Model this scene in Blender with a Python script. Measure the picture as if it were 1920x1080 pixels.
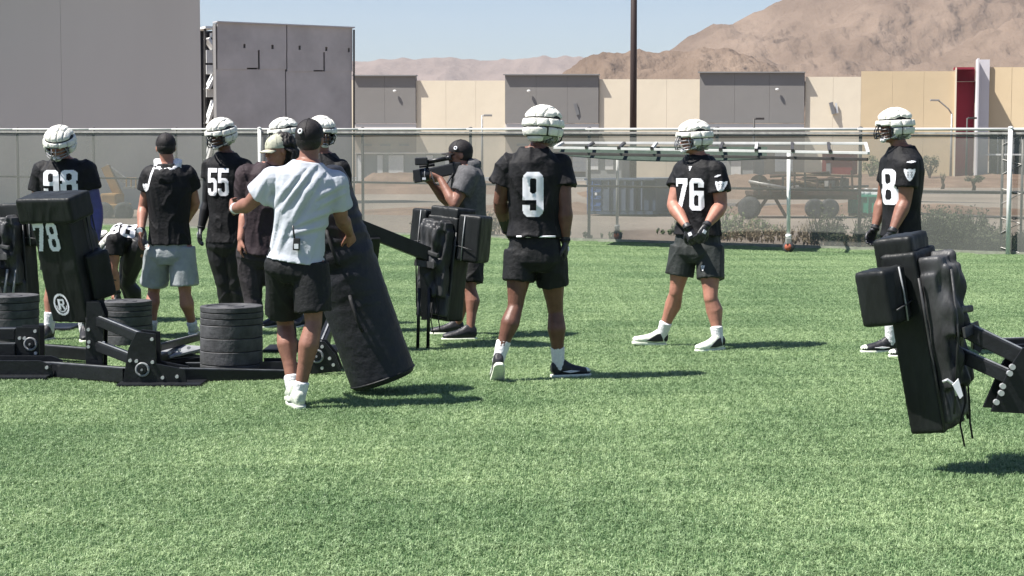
import bpy, bmesh, math, random
import numpy as np
from mathutils import Vector, Matrix, noise
from mathutils.bvhtree import BVHTree

random.seed(7)
HAZE = 0.00004
for o in list(bpy.data.objects):
    bpy.data.objects.remove(o)
scene = bpy.context.scene
COL = scene.collection
V = Vector

# ------------------------------------------------------------------ camera
F = 3200.0                                   # focal length in pixels of a 1920 wide frame
EYE = V((0.0, 0.0, 1.55))
PITCH = math.atan(240.0 / F)
cd = bpy.data.cameras.new('camera')
cam = bpy.data.objects.new('camera', cd)
COL.objects.link(cam)
cam.location = EYE
cam.rotation_euler = (math.pi / 2 - PITCH, 0, 0)
cd.sensor_width = 36.0
cd.lens = 36.0 * F / 1920.0
cd.clip_start = 0.1
cd.clip_end = 30000.0
scene.camera = cam
scene.render.resolution_x = 1920
scene.render.resolution_y = 1080

# ------------------------------------------------------------------ light
SUN = V((-1.15, -0.32, 2.0)).normalized()    # direction towards the sun
SUN_EL = math.asin(SUN.z)
SUN_AZ = math.atan2(SUN.x, SUN.y)
world = bpy.data.worlds.new("World")
scene.world = world
world.use_nodes = True
wn = world.node_tree.nodes
wl = world.node_tree.links
wn.clear()
sky = wn.new('ShaderNodeTexSky')
sky.sky_type = 'NISHITA'
sky.sun_disc = False
sky.sun_elevation = SUN_EL
sky.sun_rotation = SUN_AZ
sky.air_density = 1.0
sky.dust_density = 0.6
sky.ozone_density = 1.0
bg = wn.new('ShaderNodeBackground')
bg.inputs['Strength'].default_value = 0.051
wo = wn.new('ShaderNodeOutputWorld')
tint = wn.new('ShaderNodeMix'); tint.data_type = 'RGBA'; tint.blend_type = 'MULTIPLY'; tint.inputs[0].default_value = 1.0
tint.inputs[7].default_value = (0.93, 0.965, 1.10, 1)
wl.new(sky.outputs[0], tint.inputs[6]); wl.new(tint.outputs[2], bg.inputs[0])
wl.new(bg.outputs[0], wo.inputs[0])
sd = bpy.data.lights.new('sun', 'SUN')
sd.energy = 5.0
sd.angle = math.radians(0.5)
sd.color = (1.0, 0.955, 0.89)
sun = bpy.data.objects.new('sun', sd)
COL.objects.link(sun)
sun.location = (-20, -5, 40)
sun.rotation_euler = SUN.to_track_quat('Z', 'Y').to_euler()
scene.view_settings.view_transform = 'Standard'
scene.view_settings.look = 'None'
scene.view_settings.gamma = 1.0
scene.view_settings.use_curve_mapping = False
scene.view_settings.exposure = 1.15

# ------------------------------------------------------------------ pixel to place
_fw = V((0, math.cos(PITCH), -math.sin(PITCH)))
_up = V((0, math.sin(PITCH), math.cos(PITCH)))
def ray(px, py):
    return V((1, 0, 0)) * ((px - 960) / F) + _up * ((540 - py) / F) + _fw
def P(px, py, Y):
    d = ray(px, py)
    return EYE + d * (Y / d.y)
def G(px, py, z=0.0):
    d = ray(px, py)
    return EYE + d * ((z - EYE.z) / d.z)

# ------------------------------------------------------------------ materials
def mat(name, col, rough=0.7, spec=0.3, var=0.0, vscale=8.0, bump=0.0, bscale=60.0, metal=0.0,
        alpha=None, emit=None, stretch=None, col2=None, coords='Object', bdist=0.01, sheen=0.0):
    m = bpy.data.materials.new(name)
    m.use_nodes = True
    nt = m.node_tree
    b = nt.nodes['Principled BSDF']
    b.inputs['Base Color'].default_value = (*col, 1)
    b.inputs['Roughness'].default_value = rough
    b.inputs['Specular IOR Level'].default_value = spec
    b.inputs['Metallic'].default_value = metal
    tc = nt.nodes.new('ShaderNodeTexCoord')
    src = tc.outputs[coords]
    if stretch:
        mp = nt.nodes.new('ShaderNodeMapping')
        mp.inputs['Scale'].default_value = stretch
        nt.links.new(src, mp.inputs[0])
        src = mp.outputs[0]
    if var > 0 or col2:
        n = nt.nodes.new('ShaderNodeTexNoise')
        n.inputs['Scale'].default_value = vscale
        n.inputs['Detail'].default_value = 6
        n.inputs['Roughness'].default_value = 0.6
        nt.links.new(src, n.inputs['Vector'])
        r = nt.nodes.new('ShaderNodeValToRGB')
        r.color_ramp.elements[0].position = 0.32
        r.color_ramp.elements[1].position = 0.68
        c2 = col2 or tuple(min(1, c * (1 + var)) for c in col)
        c1 = col if col2 else tuple(c * (1 - var) for c in col)
        r.color_ramp.elements[0].color = (*c1, 1)
        r.color_ramp.elements[1].color = (*c2, 1)
        nt.links.new(n.outputs['Fac'], r.inputs[0])
        nt.links.new(r.outputs[0], b.inputs['Base Color'])
    if bump > 0:
        n2 = nt.nodes.new('ShaderNodeTexNoise')
        n2.inputs['Scale'].default_value = bscale
        n2.inputs['Detail'].default_value = 5
        nt.links.new(src, n2.inputs['Vector'])
        bp = nt.nodes.new('ShaderNodeBump')
        bp.inputs['Strength'].default_value = bump
        bp.inputs['Distance'].default_value = bdist
        nt.links.new(n2.outputs['Fac'], bp.inputs['Height'])
        nt.links.new(bp.outputs[0], b.inputs['Normal'])
    if sheen:
        b.inputs['Sheen Weight'].default_value = sheen
    if alpha is not None:
        b.inputs['Alpha'].default_value = alpha
    return m

M = {}
M['jersey'] = mat('jersey_black', (0.0095, 0.0095, 0.011), 0.68, 0.22, 0.35, 9, 0.5, 45)
M['shorts'] = mat('shorts_black', (0.010, 0.0105, 0.0115), 0.64, 0.26, 0.3, 9, 0.5, 40)
M['shorts2'] = mat('shorts_faded_black', (0.026, 0.030, 0.029), 0.65, 0.35, 0.3, 9, 0.5, 40)
M['maroon'] = mat('shirt_dark_plum', (0.030, 0.020, 0.024), 0.75, 0.25, 0.3, 8, 0.5, 40)
M['pants'] = mat('pants_charcoal', (0.026, 0.022, 0.025), 0.7, 0.3, 0.3, 8, 0.5, 40)
M['tight'] = mat('compression_black', (0.012, 0.012, 0.014), 0.5, 0.4, 0.2, 9, 0.2, 60)
M['bluesleeve'] = mat('compression_blue', (0.075, 0.075, 0.22), 0.5, 0.4, 0.2, 9, 0.2, 60)
M['whiteshirt'] = mat('shirt_white', (0.45, 0.475, 0.525), 0.85, 0.12, 0.03, 6, 0.35, 35)
M['greyshirt'] = mat('shirt_heather_grey', (0.085, 0.085, 0.09), 0.8, 0.2, 0.25, 30, 0.4, 40)
M['greyshorts'] = mat('shorts_grey', (0.30, 0.325, 0.335), 0.75, 0.25, 0.15, 9, 0.4, 35)
M['white'] = mat('print_white', (0.80, 0.80, 0.84), 0.6, 0.3, 0.05, 40)
M['sock'] = mat('sock_white', (0.72, 0.72, 0.74), 0.85, 0.2, 0.1, 50, 0.5, 120)
M['shoew'] = mat('shoe_pale', (0.55, 0.58, 0.50), 0.6, 0.35, 0.2, 30, 0.3, 50)
M['shoeb'] = mat('shoe_black', (0.018, 0.018, 0.022), 0.5, 0.4, 0.3, 30, 0.3, 50)
M['sole'] = mat('sole_white', (0.70, 0.74, 0.62), 0.6, 0.3, 0.15, 30)
M['skin_d'] = mat('skin_deep_brown', (0.135, 0.062, 0.042), 0.48, 0.4, 0.22, 14, 0.15, 80)
M['skin_m'] = mat('skin_brown', (0.23, 0.110, 0.078), 0.5, 0.4, 0.2, 14, 0.15, 80)
M['skin_l'] = mat('skin_tan', (0.35, 0.165, 0.118), 0.5, 0.4, 0.16, 14, 0.15, 80)
M['glove'] = mat('glove_black', (0.022, 0.022, 0.026), 0.45, 0.45, 0.9, 45, 0.3, 60)
M['cap'] = mat('cap_black', (0.014, 0.012, 0.013), 0.7, 0.3, 0.3, 20, 0.3, 60)
M['capcream'] = mat('cap_cream', (0.42, 0.42, 0.33), 0.8, 0.25, 0.2, 20, 0.3, 60)
M['hair'] = mat('hair_dark', (0.010, 0.008, 0.008), 0.6, 0.4, 0.3, 40, 0.5, 90)
M['pad'] = mat('helmet_pad_offwhite', (0.72, 0.71, 0.65), 0.7, 0.3, 0.12, 18, 0.5, 45)
M['liner'] = mat('helmet_seam_shade', (0.03, 0.032, 0.03), 0.7, 0.3)  # shade in the seams between pads, put into the lining colour
M['silver'] = mat('helmet_silver', (0.30, 0.31, 0.33), 0.28, 0.5, 0.1, 20, metal=0.55)
M['mask'] = mat('face_mask_grey', (0.20, 0.20, 0.21), 0.35, 0.5)
M['maskb'] = mat('face_mask_black', (0.02, 0.02, 0.022), 0.3, 0.5)
M['vinyl'] = mat('vinyl_black', (0.010, 0.0115, 0.012), 0.50, 0.28, 0.45, 5, 0.55, 6, bdist=0.02, stretch=(1.6,1.6,.6))
M['vinylg'] = mat('vinyl_worn_grey', (0.036, 0.037, 0.039), 0.48, 0.35, 0.6, 6, 0.7, 9, bdist=0.03, stretch=(1,1,.35))
M['steel'] = mat('steel_black_paint', (0.008, 0.009, 0.011), 0.42, 0.35, 0.3, 15, 0.2, 40)
M['steelg'] = mat('steel_grey_highlight', (0.22, 0.23, 0.24), 0.4, 0.5, 0.3, 15)  # grey steel parts, also the painted highlight on bar edges
M['bolt'] = mat('bolt_zinc', (0.55, 0.56, 0.58), 0.35, 0.6, metal=0.5)
M['rubber'] = mat('plate_rubber', (0.060, 0.061, 0.065), 0.65, 0.3, 0.45, 9, 0.4, 40)
M['strap'] = mat('strap_black', (0.02, 0.02, 0.022), 0.7, 0.3)
M['camb'] = mat('camera_black', (0.018, 0.018, 0.02), 0.4, 0.5)
M['glass'] = mat('lens_glass', (0.02, 0.03, 0.04), 0.05, 0.8)
M['eye'] = mat('eye_white', (0.6, 0.58, 0.55), 0.3, 0.5)
M['whitepaint'] = mat('white_paint', (0.72, 0.72, 0.70), 0.45, 0.4, 0.08, 5)
M['railwhite'] = mat('rail_white', (0.50, 0.50, 0.49), 0.5, 0.35, 0.12, 4)
M['galv'] = mat('galvanised_steel', (0.33, 0.32, 0.30), 0.45, 0.5, 0.25, 8, metal=0.3)
M['darkpost'] = mat('dark_post', (0.045, 0.042, 0.04), 0.55, 0.4, 0.2, 5)

# ------------------------------------------------------------------ mesh builder
WPOS = {}
class MB:
    def __init__(s):
        s.v = []; s.f = []
    def quad(s, a, b, c, d):
        n = len(s.v); s.v += [V(a), V(b), V(c), V(d)]; s.f.append((n, n+1, n+2, n+3)); return s
    def poly(s, pts):
        n = len(s.v); s.v += [V(p) for p in pts]; s.f.append(tuple(range(n, n+len(pts)))); return s
    def rings(s, rings, caps=True, closed=True):
        n = len(s.v); k = len(rings[0])
        for r in rings: s.v += [V(p) for p in r]
        for i in range(len(rings)-1):
            for j in range(k if closed else k-1):
                a = n+i*k+j; b = n+i*k+(j+1) % k
                s.f.append((a, b, b+k, a+k))
        if caps:
            s.f.append(tuple(n+j for j in reversed(range(k))))
            s.f.append(tuple(n+(len(rings)-1)*k+j for j in range(k)))
        return s
    def ell(s, c, ax, ay, az, n=14, m=9):
        """ellipsoid with axis vectors"""
        c = V(c); ax = V(ax); ay = V(ay); az = V(az); rr = []
        for i in range(1, m):
            t = math.pi*i/m; z = -math.cos(t); r = math.sin(t)
            rr.append([c+az*z+(ax*math.cos(2*math.pi*j/n)+ay*math.sin(2*math.pi*j/n))*r for j in range(n)])
        k0 = len(s.v); s.rings(rr, caps=False)
        a = len(s.v); s.v += [c-az, c+az]
        for j in range(n):
            s.f.append((a, k0+(j+1) % n, k0+j))
            s.f.append((a+1, k0+(m-2)*n+j, k0+(m-2)*n+(j+1) % n))
        return s
    def cone(s, p0, r0, p1, r1, n=14, sq=None, u=None, e=1.0):
        """flat ended tapered tube; e = depth/width ratio along cross axis, u = width axis"""
        p0 = V(p0); p1 = V(p1); d = (p1-p0).normalized()
        if u is None: u = d.orthogonal().normalized()
        else: u = (V(u)-d*d.dot(V(u))).normalized()
        w = d.cross(u)
        rr = []
        for p, r in ((p0, r0), (p1, r1)):
            rr.append([p+u*math.cos(2*math.pi*j/n)*r+w*math.sin(2*math.pi*j/n)*r*e for j in range(n)])
        return s.rings(rr)
    def cap(s, p0, r0, p1, r1, n=12):
        """capsule"""
        p0 = V(p0); p1 = V(p1)
        d = p1-p0
        if d.length < 1e-6: d = V((0, 0, 1e-4))
        d = d.normalized(); u = d.orthogonal().normalized(); w = d.cross(u); rr = []
        for i in range(1, 5):
            t = math.pi/2*(1-i/4.0)
            rr.append([p0-d*math.sin(t)*r0+(u*math.cos(2*math.pi*j/n)+w*math.sin(2*math.pi*j/n))*r0*math.cos(t) for j in range(n)])
        for i in range(0, 4):
            t = math.pi/2*(i/4.0)
            rr.append([p1+d*math.sin(t)*r1+(u*math.cos(2*math.pi*j/n)+w*math.sin(2*math.pi*j/n))*r1*math.cos(t) for j in range(n)])
        return s.rings(rr)
    def chain(s, pts, rad, n=12):
        for i in range(len(pts)-1): s.cap(pts[i], rad[i], pts[i+1], rad[i+1], n)
        return s
    def tube(s, pts, r, n=8, caps=True):
        """one continuous tube through points"""
        pts = [V(p) for p in pts]; rr = []; u = None
        for i, p in enumerate(pts):
            d = (pts[min(i+1, len(pts)-1)]-pts[max(i-1, 0)]).normalized()
            if u is None: u = d.orthogonal().normalized()
            u = (u-d*d.dot(u)).normalized(); w = d.cross(u)
            ri = r[i] if isinstance(r, (list, tuple)) else r
            rr.append([p+(u*math.cos(2*math.pi*j/n)+w*math.sin(2*math.pi*j/n))*ri for j in range(n)])
        return s.rings(rr, caps)
    def box(s, c, sx, sy, sz, R=None):
        """full sizes; R = 3x3 or None"""
        c = V(c); n = len(s.v)
        for x, y, z in ((-1,-1,-1),(1,-1,-1),(1,1,-1),(-1,1,-1),(-1,-1,1),(1,-1,1),(1,1,1),(-1,1,1)):
            q = V((x*sx/2, y*sy/2, z*sz/2))
            if R is not None: q = R @ q
            s.v.append(c+q)
        for f in ((0,3,2,1),(4,5,6,7),(0,1,5,4),(1,2,6,5),(2,3,7,6),(3,0,4,7)):
            s.f.append(tuple(n+i for i in f))
        return s
    def beam(s, p0, p1, w, h, up=(0, 0, 1)):
        """rectangular bar between two points: w sideways, h along up"""
        p0 = V(p0); p1 = V(p1); d = (p1-p0).normalized(); u = V(up); u = (u-d*d.dot(u)).normalized(); w2 = d.cross(u)
        rr = [[p+w2*a*w/2+u*b*h/2 for a, b in ((-1,-1),(1,-1),(1,1),(-1,1))] for p in (p0, p1)]
        return s.rings(rr)
    def prism(s, pts, off):
        """polygon extruded by vector off"""
        pts = [V(p) for p in pts]; off = V(off)
        return s.rings([pts, [p+off for p in pts]])
    def disc(s, c, axis, r, t, n=20, r2=None):
        c = V(c); a = V(axis).normalized()
        return s.cone(c-a*t/2, r, c+a*t/2, r if r2 is None else r2, n)
    def torus(s, c, axis, R, r, n=20, m=8):
        c = V(c); a = V(axis).normalized(); u = a.orthogonal().normalized(); w = a.cross(u); rr = []
        for i in range(n+1):
            t = 2*math.pi*i/n; d = u*math.cos(t)+w*math.sin(t)
            rr.append([c+d*(R+r*math.cos(2*math.pi*j/m))+a*r*math.sin(2*math.pi*j/m) for j in range(m)])
        return s.rings(rr, caps=False)
    def lathe(s, c, prof, n=28, axis=(0, 0, 1)):
        c = V(c); a = V(axis).normalized(); u = a.orthogonal().normalized(); w = a.cross(u)
        rr = [[c+a*z+(u*math.cos(2*math.pi*j/n)+w*math.sin(2*math.pi*j/n))*max(r, 1e-4) for j in range(n)] for r, z in prof]
        return s.rings(rr)
    def mesh(s, name, org=(0, 0, 0), smooth=False, bevel=0.0, segs=2):
        me = bpy.data.meshes.new(name); o = V(org)
        me.from_pydata([tuple(v-o) for v in s.v], [], s.f)
        if bevel > 0 or True:
            bm = bmesh.new(); bm.from_mesh(me)
            bmesh.ops.recalc_face_normals(bm, faces=bm.faces)
            if bevel > 0:
                es = [e for e in bm.edges if len(e.link_faces) == 2 and e.calc_face_angle(0) > 0.6]
                bmesh.ops.bevel(bm, geom=es, offset=bevel, segments=segs, affect='EDGES', profile=0.6, clamp_overlap=True)
            bm.to_mesh(me); bm.free()
        if smooth:
            me.polygons.foreach_set('use_smooth', [True]*len(me.polygons))
            if smooth == 'auto': me.set_sharp_from_angle(angle=math.radians(38))
        me.update()
        return me

def put(name, me, m=None, parent=None, loc=None, rot=None):
    """link a mesh; loc in world space"""
    o = bpy.data.objects.new(name, me)
    COL.objects.link(o)
    if m is not None and not me.materials: me.materials.append(m)
    if parent is not None:
        o.parent = parent
        base = WPOS[parent.name]
    else:
        base = V((0, 0, 0))
    w = V(loc) if loc is not None else base.copy()
    o.location = w-base
    if rot is not None: o.rotation_euler = rot
    WPOS[o.name] = w
    return o
def add(name, mb, m, parent=None, smooth=False, bevel=0.0, segs=2, org=None):
    """MB with world coordinates -> linked object"""
    if parent is not None: w = WPOS[parent.name]
    elif org is not None: w = V(org)
    else:
        xs = [v.x for v in mb.v]; ys = [v.y for v in mb.v]; zs = [v.z for v in mb.v]
        w = V(((min(xs)+max(xs))/2, (min(ys)+max(ys))/2, min(zs)))
    return put(name, mb.mesh(name, w, smooth, bevel, segs), m, parent, w)
def tag(o, label, cat, group=None):
    o['label'] = label; o['category'] = cat
    if group: o['group'] = group
    return o
def thing(name, label, cat, loc, group=None, rotz=0.0):
    o = bpy.data.objects.new(name, None); COL.objects.link(o)
    o.empty_display_size = 0.1
    o.location = loc; o.rotation_euler = (0, 0, rotz); WPOS[o.name] = V(loc)
    return tag(o, label, cat, group)
def struct(o, kind='structure'):
    o['kind'] = kind; return o

def remesh(mb, voxel, smooth=2, name='m', wr=None, fac=0.5):
    """voxel union of the closed shapes in mb, smoothed; wr(p, n) -> displacement along the normal"""
    me0 = bpy.data.meshes.new('tmp')
    me0.from_pydata([tuple(v) for v in mb.v], [], mb.f)
    bm = bmesh.new(); bm.from_mesh(me0); bmesh.ops.recalc_face_normals(bm, faces=bm.faces); bm.to_mesh(me0); bm.free()
    ob = bpy.data.objects.new('tmp', me0); COL.objects.link(ob)
    r = ob.modifiers.new('r', 'REMESH'); r.mode = 'VOXEL'; r.voxel_size = voxel
    if smooth:
        s = ob.modifiers.new('s', 'SMOOTH'); s.factor = fac; s.iterations = smooth
    dg = bpy.context.evaluated_depsgraph_get()
    me = bpy.data.meshes.new_from_object(ob.evaluated_get(dg))
    me.name = name
    bpy.data.objects.remove(ob); bpy.data.meshes.remove(me0)
    if wr:
        n = len(me.vertices)
        co = np.empty(n*3); me.vertices.foreach_get('co', co); co = co.reshape(-1, 3)
        no = np.empty(n*3); me.vertices.foreach_get('normal', no); no = no.reshape(-1, 3)
        d = np.array([wr(V(c)) for c in co])
        co += no*d[:, None]
        me.vertices.foreach_set('co', co.ravel())
    me.polygons.foreach_set('use_smooth', [True]*len(me.polygons))
    me.update()
    return me
def shift(me, w):
    me.transform(Matrix.Translation(-V(w))); return me
def addsolid(name, mb, m, parent, voxel, smooth=2, wr=None, fac=0.5):
    me = remesh(mb, voxel, smooth, name, wr, fac)
    w = WPOS[parent.name]
    me2 = shift(me, w)
    return put(name, me2, m, parent, w)

def folds(seed, amp, sx, sz, tilt=0.0):
    """cloth folds: ridged noise stretched along one direction"""
    off = V((seed*3.1, seed*7.7, seed*1.3)); c, s = math.cos(tilt), math.sin(tilt)
    def f(p):
        x = p.x*c+p.z*s; z = -p.x*s+p.z*c
        q = V((x*sx, p.y*sx*0.8, z*sz))+off
        a = noise.noise(q+V((0, 0, noise.noise(q*0.4)*1.2)))
        b = noise.noise(q*2.3+V((9, 4, 2)))
        r = max(0.0, 1-abs(a)*3.2)
        return amp*(r*r*1.15-.30+b*0.40)
    return f

# ------------------------------------------------------------------ digits and marks
def rr(x, y, x0, x1, y0, y1, r, ry=None):
    ry = ry or r
    if x < x0 or x > x1 or y < y0 or y > y1: return False
    dx = max(x0+r-x, x-(x1-r), 0)/r; dy = max(y0+ry-y, y-(y1-ry), 0)/ry
    return dx*dx+dy*dy <= 1
def digit(ch, x, y):
    """x, y in 0..1"""
    if ch == '8':
        if not rr(x, y, 0, 1, 0, 1, .3, .18): return False
        if (x < .09 or x > .91) and .44 < y < .58: return False
        return not (rr(x, y, .34, .66, .14, .43, .12, .07) or rr(x, y, .34, .66, .59, .86, .12, .07))
    if ch == '9':
        if not rr(x, y, 0, 1, 0, 1, .3, .18): return False
        if rr(x, y, .34, .66, .52, .86, .12, .07): return False
        if x < .66 and .14 < y < .38 and (x > .34 or y > .27): return False
        return True
    if ch == '6':
        return digit('9', 1-x, 1-y)
    if ch == '7':
        if y > .82: return 0 <= x <= 1 and y <= 1
        c = .30+(.82-y)*0 + y/.82*.50
        return abs(x-c) < .19 and y >= 0 or (x < .2 and y > .74)
    if ch == '5':
        if not (0 <= x <= 1 and 0 <= y <= 1): return False
        if y > .84: return True
        if x < .33 and y > .5: return True
        if y < .64 and rr(x, y, 0, 1, 0, .64, .3, .18):
            if rr(x, y, .34, .66, .14, .49, .12, .07): return False
            if x < .36 and .27 < y < .46: return False
            return True
        return False
    if ch == 'R':
        if not (0 <= x <= 1 and 0 <= y <= 1): return False
        if x < .3: return True
        if y > .42: return rr(x, y, -.3, 1, .42, 1, .3, .2) and not rr(x, y, .3, .7, .58, .84, .1)
        return abs(x-(.95-y*.9)) < .17
    return False
def number_test(s, w, gap=0.12):
    n = len(s)
    cw = 1.0/(n+(n-1)*gap)
    def f(u, v):
        for i, ch in enumerate(s):
            x0 = i*cw*(1+gap)
            if x0 <= u <= x0+cw: return digit(ch, (u-x0)/cw, v)
        return False
    return f
def shield_test(u, v):
    x = (u-.5)*2; y = v
    w = 1.0 if y > .72 else max(0, (y/.72))**.55
    if abs(x) > w*.96: return False
    if y > .93 and abs(abs(x)-.5) < .2: return False
    if .3 < y < .78 and .12 < abs(x) < .5 and (int(u*13)+int(v*9)) % 2: return False
    return True
def round_test(u, v):
    x = (u-.5)*2; y = (v-.5)*2; r = math.hypot(x, y)
    if .80 < r <= 1: return True
    if r > .70: return False
    if rr(u, v, .3, .72, .26, .76, .05): return digit('R', (u-.3)/.42, (v-.26)/.5)
    return r > .58 and (y < -.1)
def swoosh_test(u, v):
    return abs(v-.5-(u-.5)*.5) < .28*(1-abs(u-.5)*1.2)
def decal(name, host, w, h, org, right, up, m, test, cell=0.006, lift=0.004, reach=0.5):
    """print laid on the surface of host: grid of small faces dropped on it along -normal"""
    base = WPOS[host.name]; me = host.data
    if me.name not in _bvh:
        _bvh[me.name] = BVHTree.FromPolygons([v.co.copy() for v in me.vertices], [tuple(p.vertices) for p in me.polygons])
    t = _bvh[me.name]
    right = V(right).normalized(); up = V(up).normalized(); nn = right.cross(up).normalized(); up = nn.cross(right)
    nx = max(2, int(w/cell)); ny = max(2, int(h/cell)); idx = {}; vs = []; fs = []
    def node(i, j):
        if (i, j) in idx: return idx[(i, j)]
        p = V(org)-base+right*(i/nx-.5)*w+up*(j/ny-.5)*h+nn*reach
        hit = t.ray_cast(p, -nn, reach*1.6)
        if hit[0] is None: idx[(i, j)] = None
        else:
            idx[(i, j)] = len(vs); vs.append(hit[0]+nn*lift+hit[1]*0.001)
        return idx[(i, j)]
    for i in range(nx):
        for j in range(ny):
            if test((i+.5)/nx, (j+.5)/ny):
                q = [node(i, j), node(i+1, j), node(i+1, j+1), node(i, j+1)]
                if None not in q:
                    z = [vs[k] for k in q]
                    if (z[0]-z[2]).length < cell*5 and (z[1]-z[3]).length < cell*5: fs.append(q)
    if not fs: return None
    me2 = bpy.data.meshes.new(name); me2.from_pydata([tuple(v) for v in vs], [], fs)
    me2.polygons.foreach_set('use_smooth', [True]*len(fs)); me2.update()
    return put(name, me2, m, host, base)
_bvh = {}
# ================================================================== people
UP = V((0, 0, 1))
def frame(face, up=UP):
    """rotation matrix: x lateral (wearer's left is -x ... right hand side of the face axis), y = face, z = up"""
    y = V(face).normalized(); z = V(up); z = (z-y*y.dot(z)).normalized(); x = y.cross(z)
    return Matrix((x, y, z)).transposed()

# ---- helmet built once, in its own frame (y = face direction)
HA, HB, HC = 0.118, 0.140, 0.130
def hpt(x, y, z, k=1.0): return V((x*HA*k, y*HB*k-0.008, z*HC*k))
def sph(az, el):
    return V((math.sin(az)*math.cos(el), math.cos(az)*math.cos(el), math.sin(el)))
def pillow(fn, t=0.024, n=9, name='pad'):
    """padded panel over the unit sphere patch fn(u, v) -> unit vector"""
    mb = MB(); g = []
    for i in range(n):
        row = []
        for j in range(n):
            u = i/(n-1)*2-1; v = j/(n-1)*2-1
            d = fn(u*.5+.5, v*.5+.5)
            h = (1-abs(u)**8)*(1-abs(v)**8)
            row.append(hpt(d.x, d.y, d.z)+V((d.x, d.y, d.z))*(t*(h**.45)*.999+(0.010 if t > .022 else 0.0)*(1-h**.45)-0.002))
        g.append(row)
    mb.rings(g, caps=False, closed=False)
    me = mb.mesh(name); me.polygons.foreach_set('use_smooth', [True]*len(me.polygons))
    return me
R_ = math.radians
def crown(x0, x1, s0, s1):
    def f(u, v):
        x = x0+(x1-x0)*u; ym = math.sqrt(max(.80-x*x, 0.0)); y = ym*(s0+(s1-s0)*v)
        return V((x, y, math.sqrt(max(1-x*x-y*y, 0.02))))
    return f
def band(a0, a1, e0, e1):
    def f(u, v): return sph(R_(a0+(a1-a0)*u), R_(e0+(e1-e0)*v))
    return f
PADS = []
xs = [-.84, -.52, -.19, .19, .52, .84]
for i in range(5):
    n = (2, 3, 4, 3, 2)[i]
    for k in range(n):
        PADS.append(pillow(crown(xs[i]+.002, xs[i+1]-.002, -1+2*k/n+.003, -1+2*(k+1)/n-.003), 0.026))
for k in range(10):
    a0 = k*36-18
    lo = 8 if k in (0,) else (4 if k in (1, 9) else 0)
    PADS.append(pillow(band(a0+.4, a0+35.6, lo, 22.0), 0.024))
for a0, a1 in ((62, 92), (94, 126), (128, 232), (234, 266), (268, 298)):
    PADS.append(pillow(band(a0, a1, -28, -2.5), 0.021, 9))
PADS.append(pillow(band(140, 220, -48, -32), 0.016))

def make_shell():
    mb = MB(); n = 40; m = 22; k = 0
    for i in range(m):
        for j in range(n):
            e0 = R_(-58+148*i/m); e1 = R_(-58+148*(i+1)/m); a0 = 2*math.pi*j/n; a1 = 2*math.pi*(j+1)/n
            am = math.degrees((a0+a1)/2); am = min(am, 360-am); em = math.degrees((e0+e1)/2)
            if am < 58 and em < 4: continue
            if am < 84 and em < -50: continue
            q = [hpt(*sph(a, e), 0.985) for a, e in ((a0, e0), (a1, e0), (a1, e1), (a0, e1))]
            mb.quad(*q)
    me = mb.mesh('helmet_shell')
    bm = bmesh.new(); bm.from_mesh(me); bmesh.ops.remove_doubles(bm, verts=bm.verts, dist=1e-5)
    g = bmesh.ops.extrude_face_region(bm, geom=bm.faces[:])
    for v in g['geom']:
        if isinstance(v, bmesh.types.BMVert): v.co *= .93
    bm.to_mesh(me); bm.free(); me.polygons.foreach_set('use_smooth', [True]*len(me.polygons))
    return me
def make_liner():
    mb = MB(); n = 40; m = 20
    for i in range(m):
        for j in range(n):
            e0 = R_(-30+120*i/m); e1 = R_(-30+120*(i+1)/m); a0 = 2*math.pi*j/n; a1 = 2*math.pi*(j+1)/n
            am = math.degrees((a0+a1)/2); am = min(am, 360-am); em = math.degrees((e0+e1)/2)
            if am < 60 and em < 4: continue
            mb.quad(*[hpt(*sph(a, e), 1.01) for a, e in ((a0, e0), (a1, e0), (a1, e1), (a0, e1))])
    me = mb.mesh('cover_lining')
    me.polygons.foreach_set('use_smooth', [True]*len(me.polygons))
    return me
def make_mask():
    mb = MB()
    def arc(z, half, out, r=0.0048, dz=0.0):
        pts = []
        for k in range(11):
            a = R_(-half+2*half*k/10)
            pts.append(V((math.sin(a)*0.112, math.cos(a)*(0.128+out)-0.008, z+dz*abs(k-5)/5)))
        mb.tube(pts, r, 6)
    arc(-0.022, 66, 0.028, dz=.006); arc(-0.052, 62, 0.040, dz=.008); arc(-0.088, 58, 0.034, dz=.02)
    arc(0.012, 52, 0.018)
    for x in (-0.018, 0.018):
        mb.tube([(x, 0.142, 0.014), (x, 0.160, -0.022), (x, 0.168, -0.052), (x, 0.158, -0.09)], 0.0045, 6)
    for s in (-1, 1):
        mb.tube([(s*0.072, 0.09, 0.022), (s*0.095, 0.095, -0.022), (s*0.098, 0.085, -0.052), (s*0.085, 0.075, -0.09)], 0.0045, 6)
    return mb.mesh('face_mask', smooth=True)
def make_chin():
    mb = MB()
    mb.ell((0, 0.098, -0.100), (0.036, 0, 0), (0, 0.022, 0), (0, 0, 0.022))
    for s in (-1, 1):
        mb.tube([(s*.03, .098, -.098), (s*.085, .05, -.08), (s*.112, .01, -.055)], 0.006, 6)
    return mb.mesh('chin_strap', smooth=True)
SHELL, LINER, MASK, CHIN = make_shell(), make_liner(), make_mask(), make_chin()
MASKB = MASK.copy()
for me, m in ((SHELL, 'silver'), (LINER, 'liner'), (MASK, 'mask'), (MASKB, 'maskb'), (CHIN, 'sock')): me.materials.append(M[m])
for me in PADS: me.materials.append(M['pad'])
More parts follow.
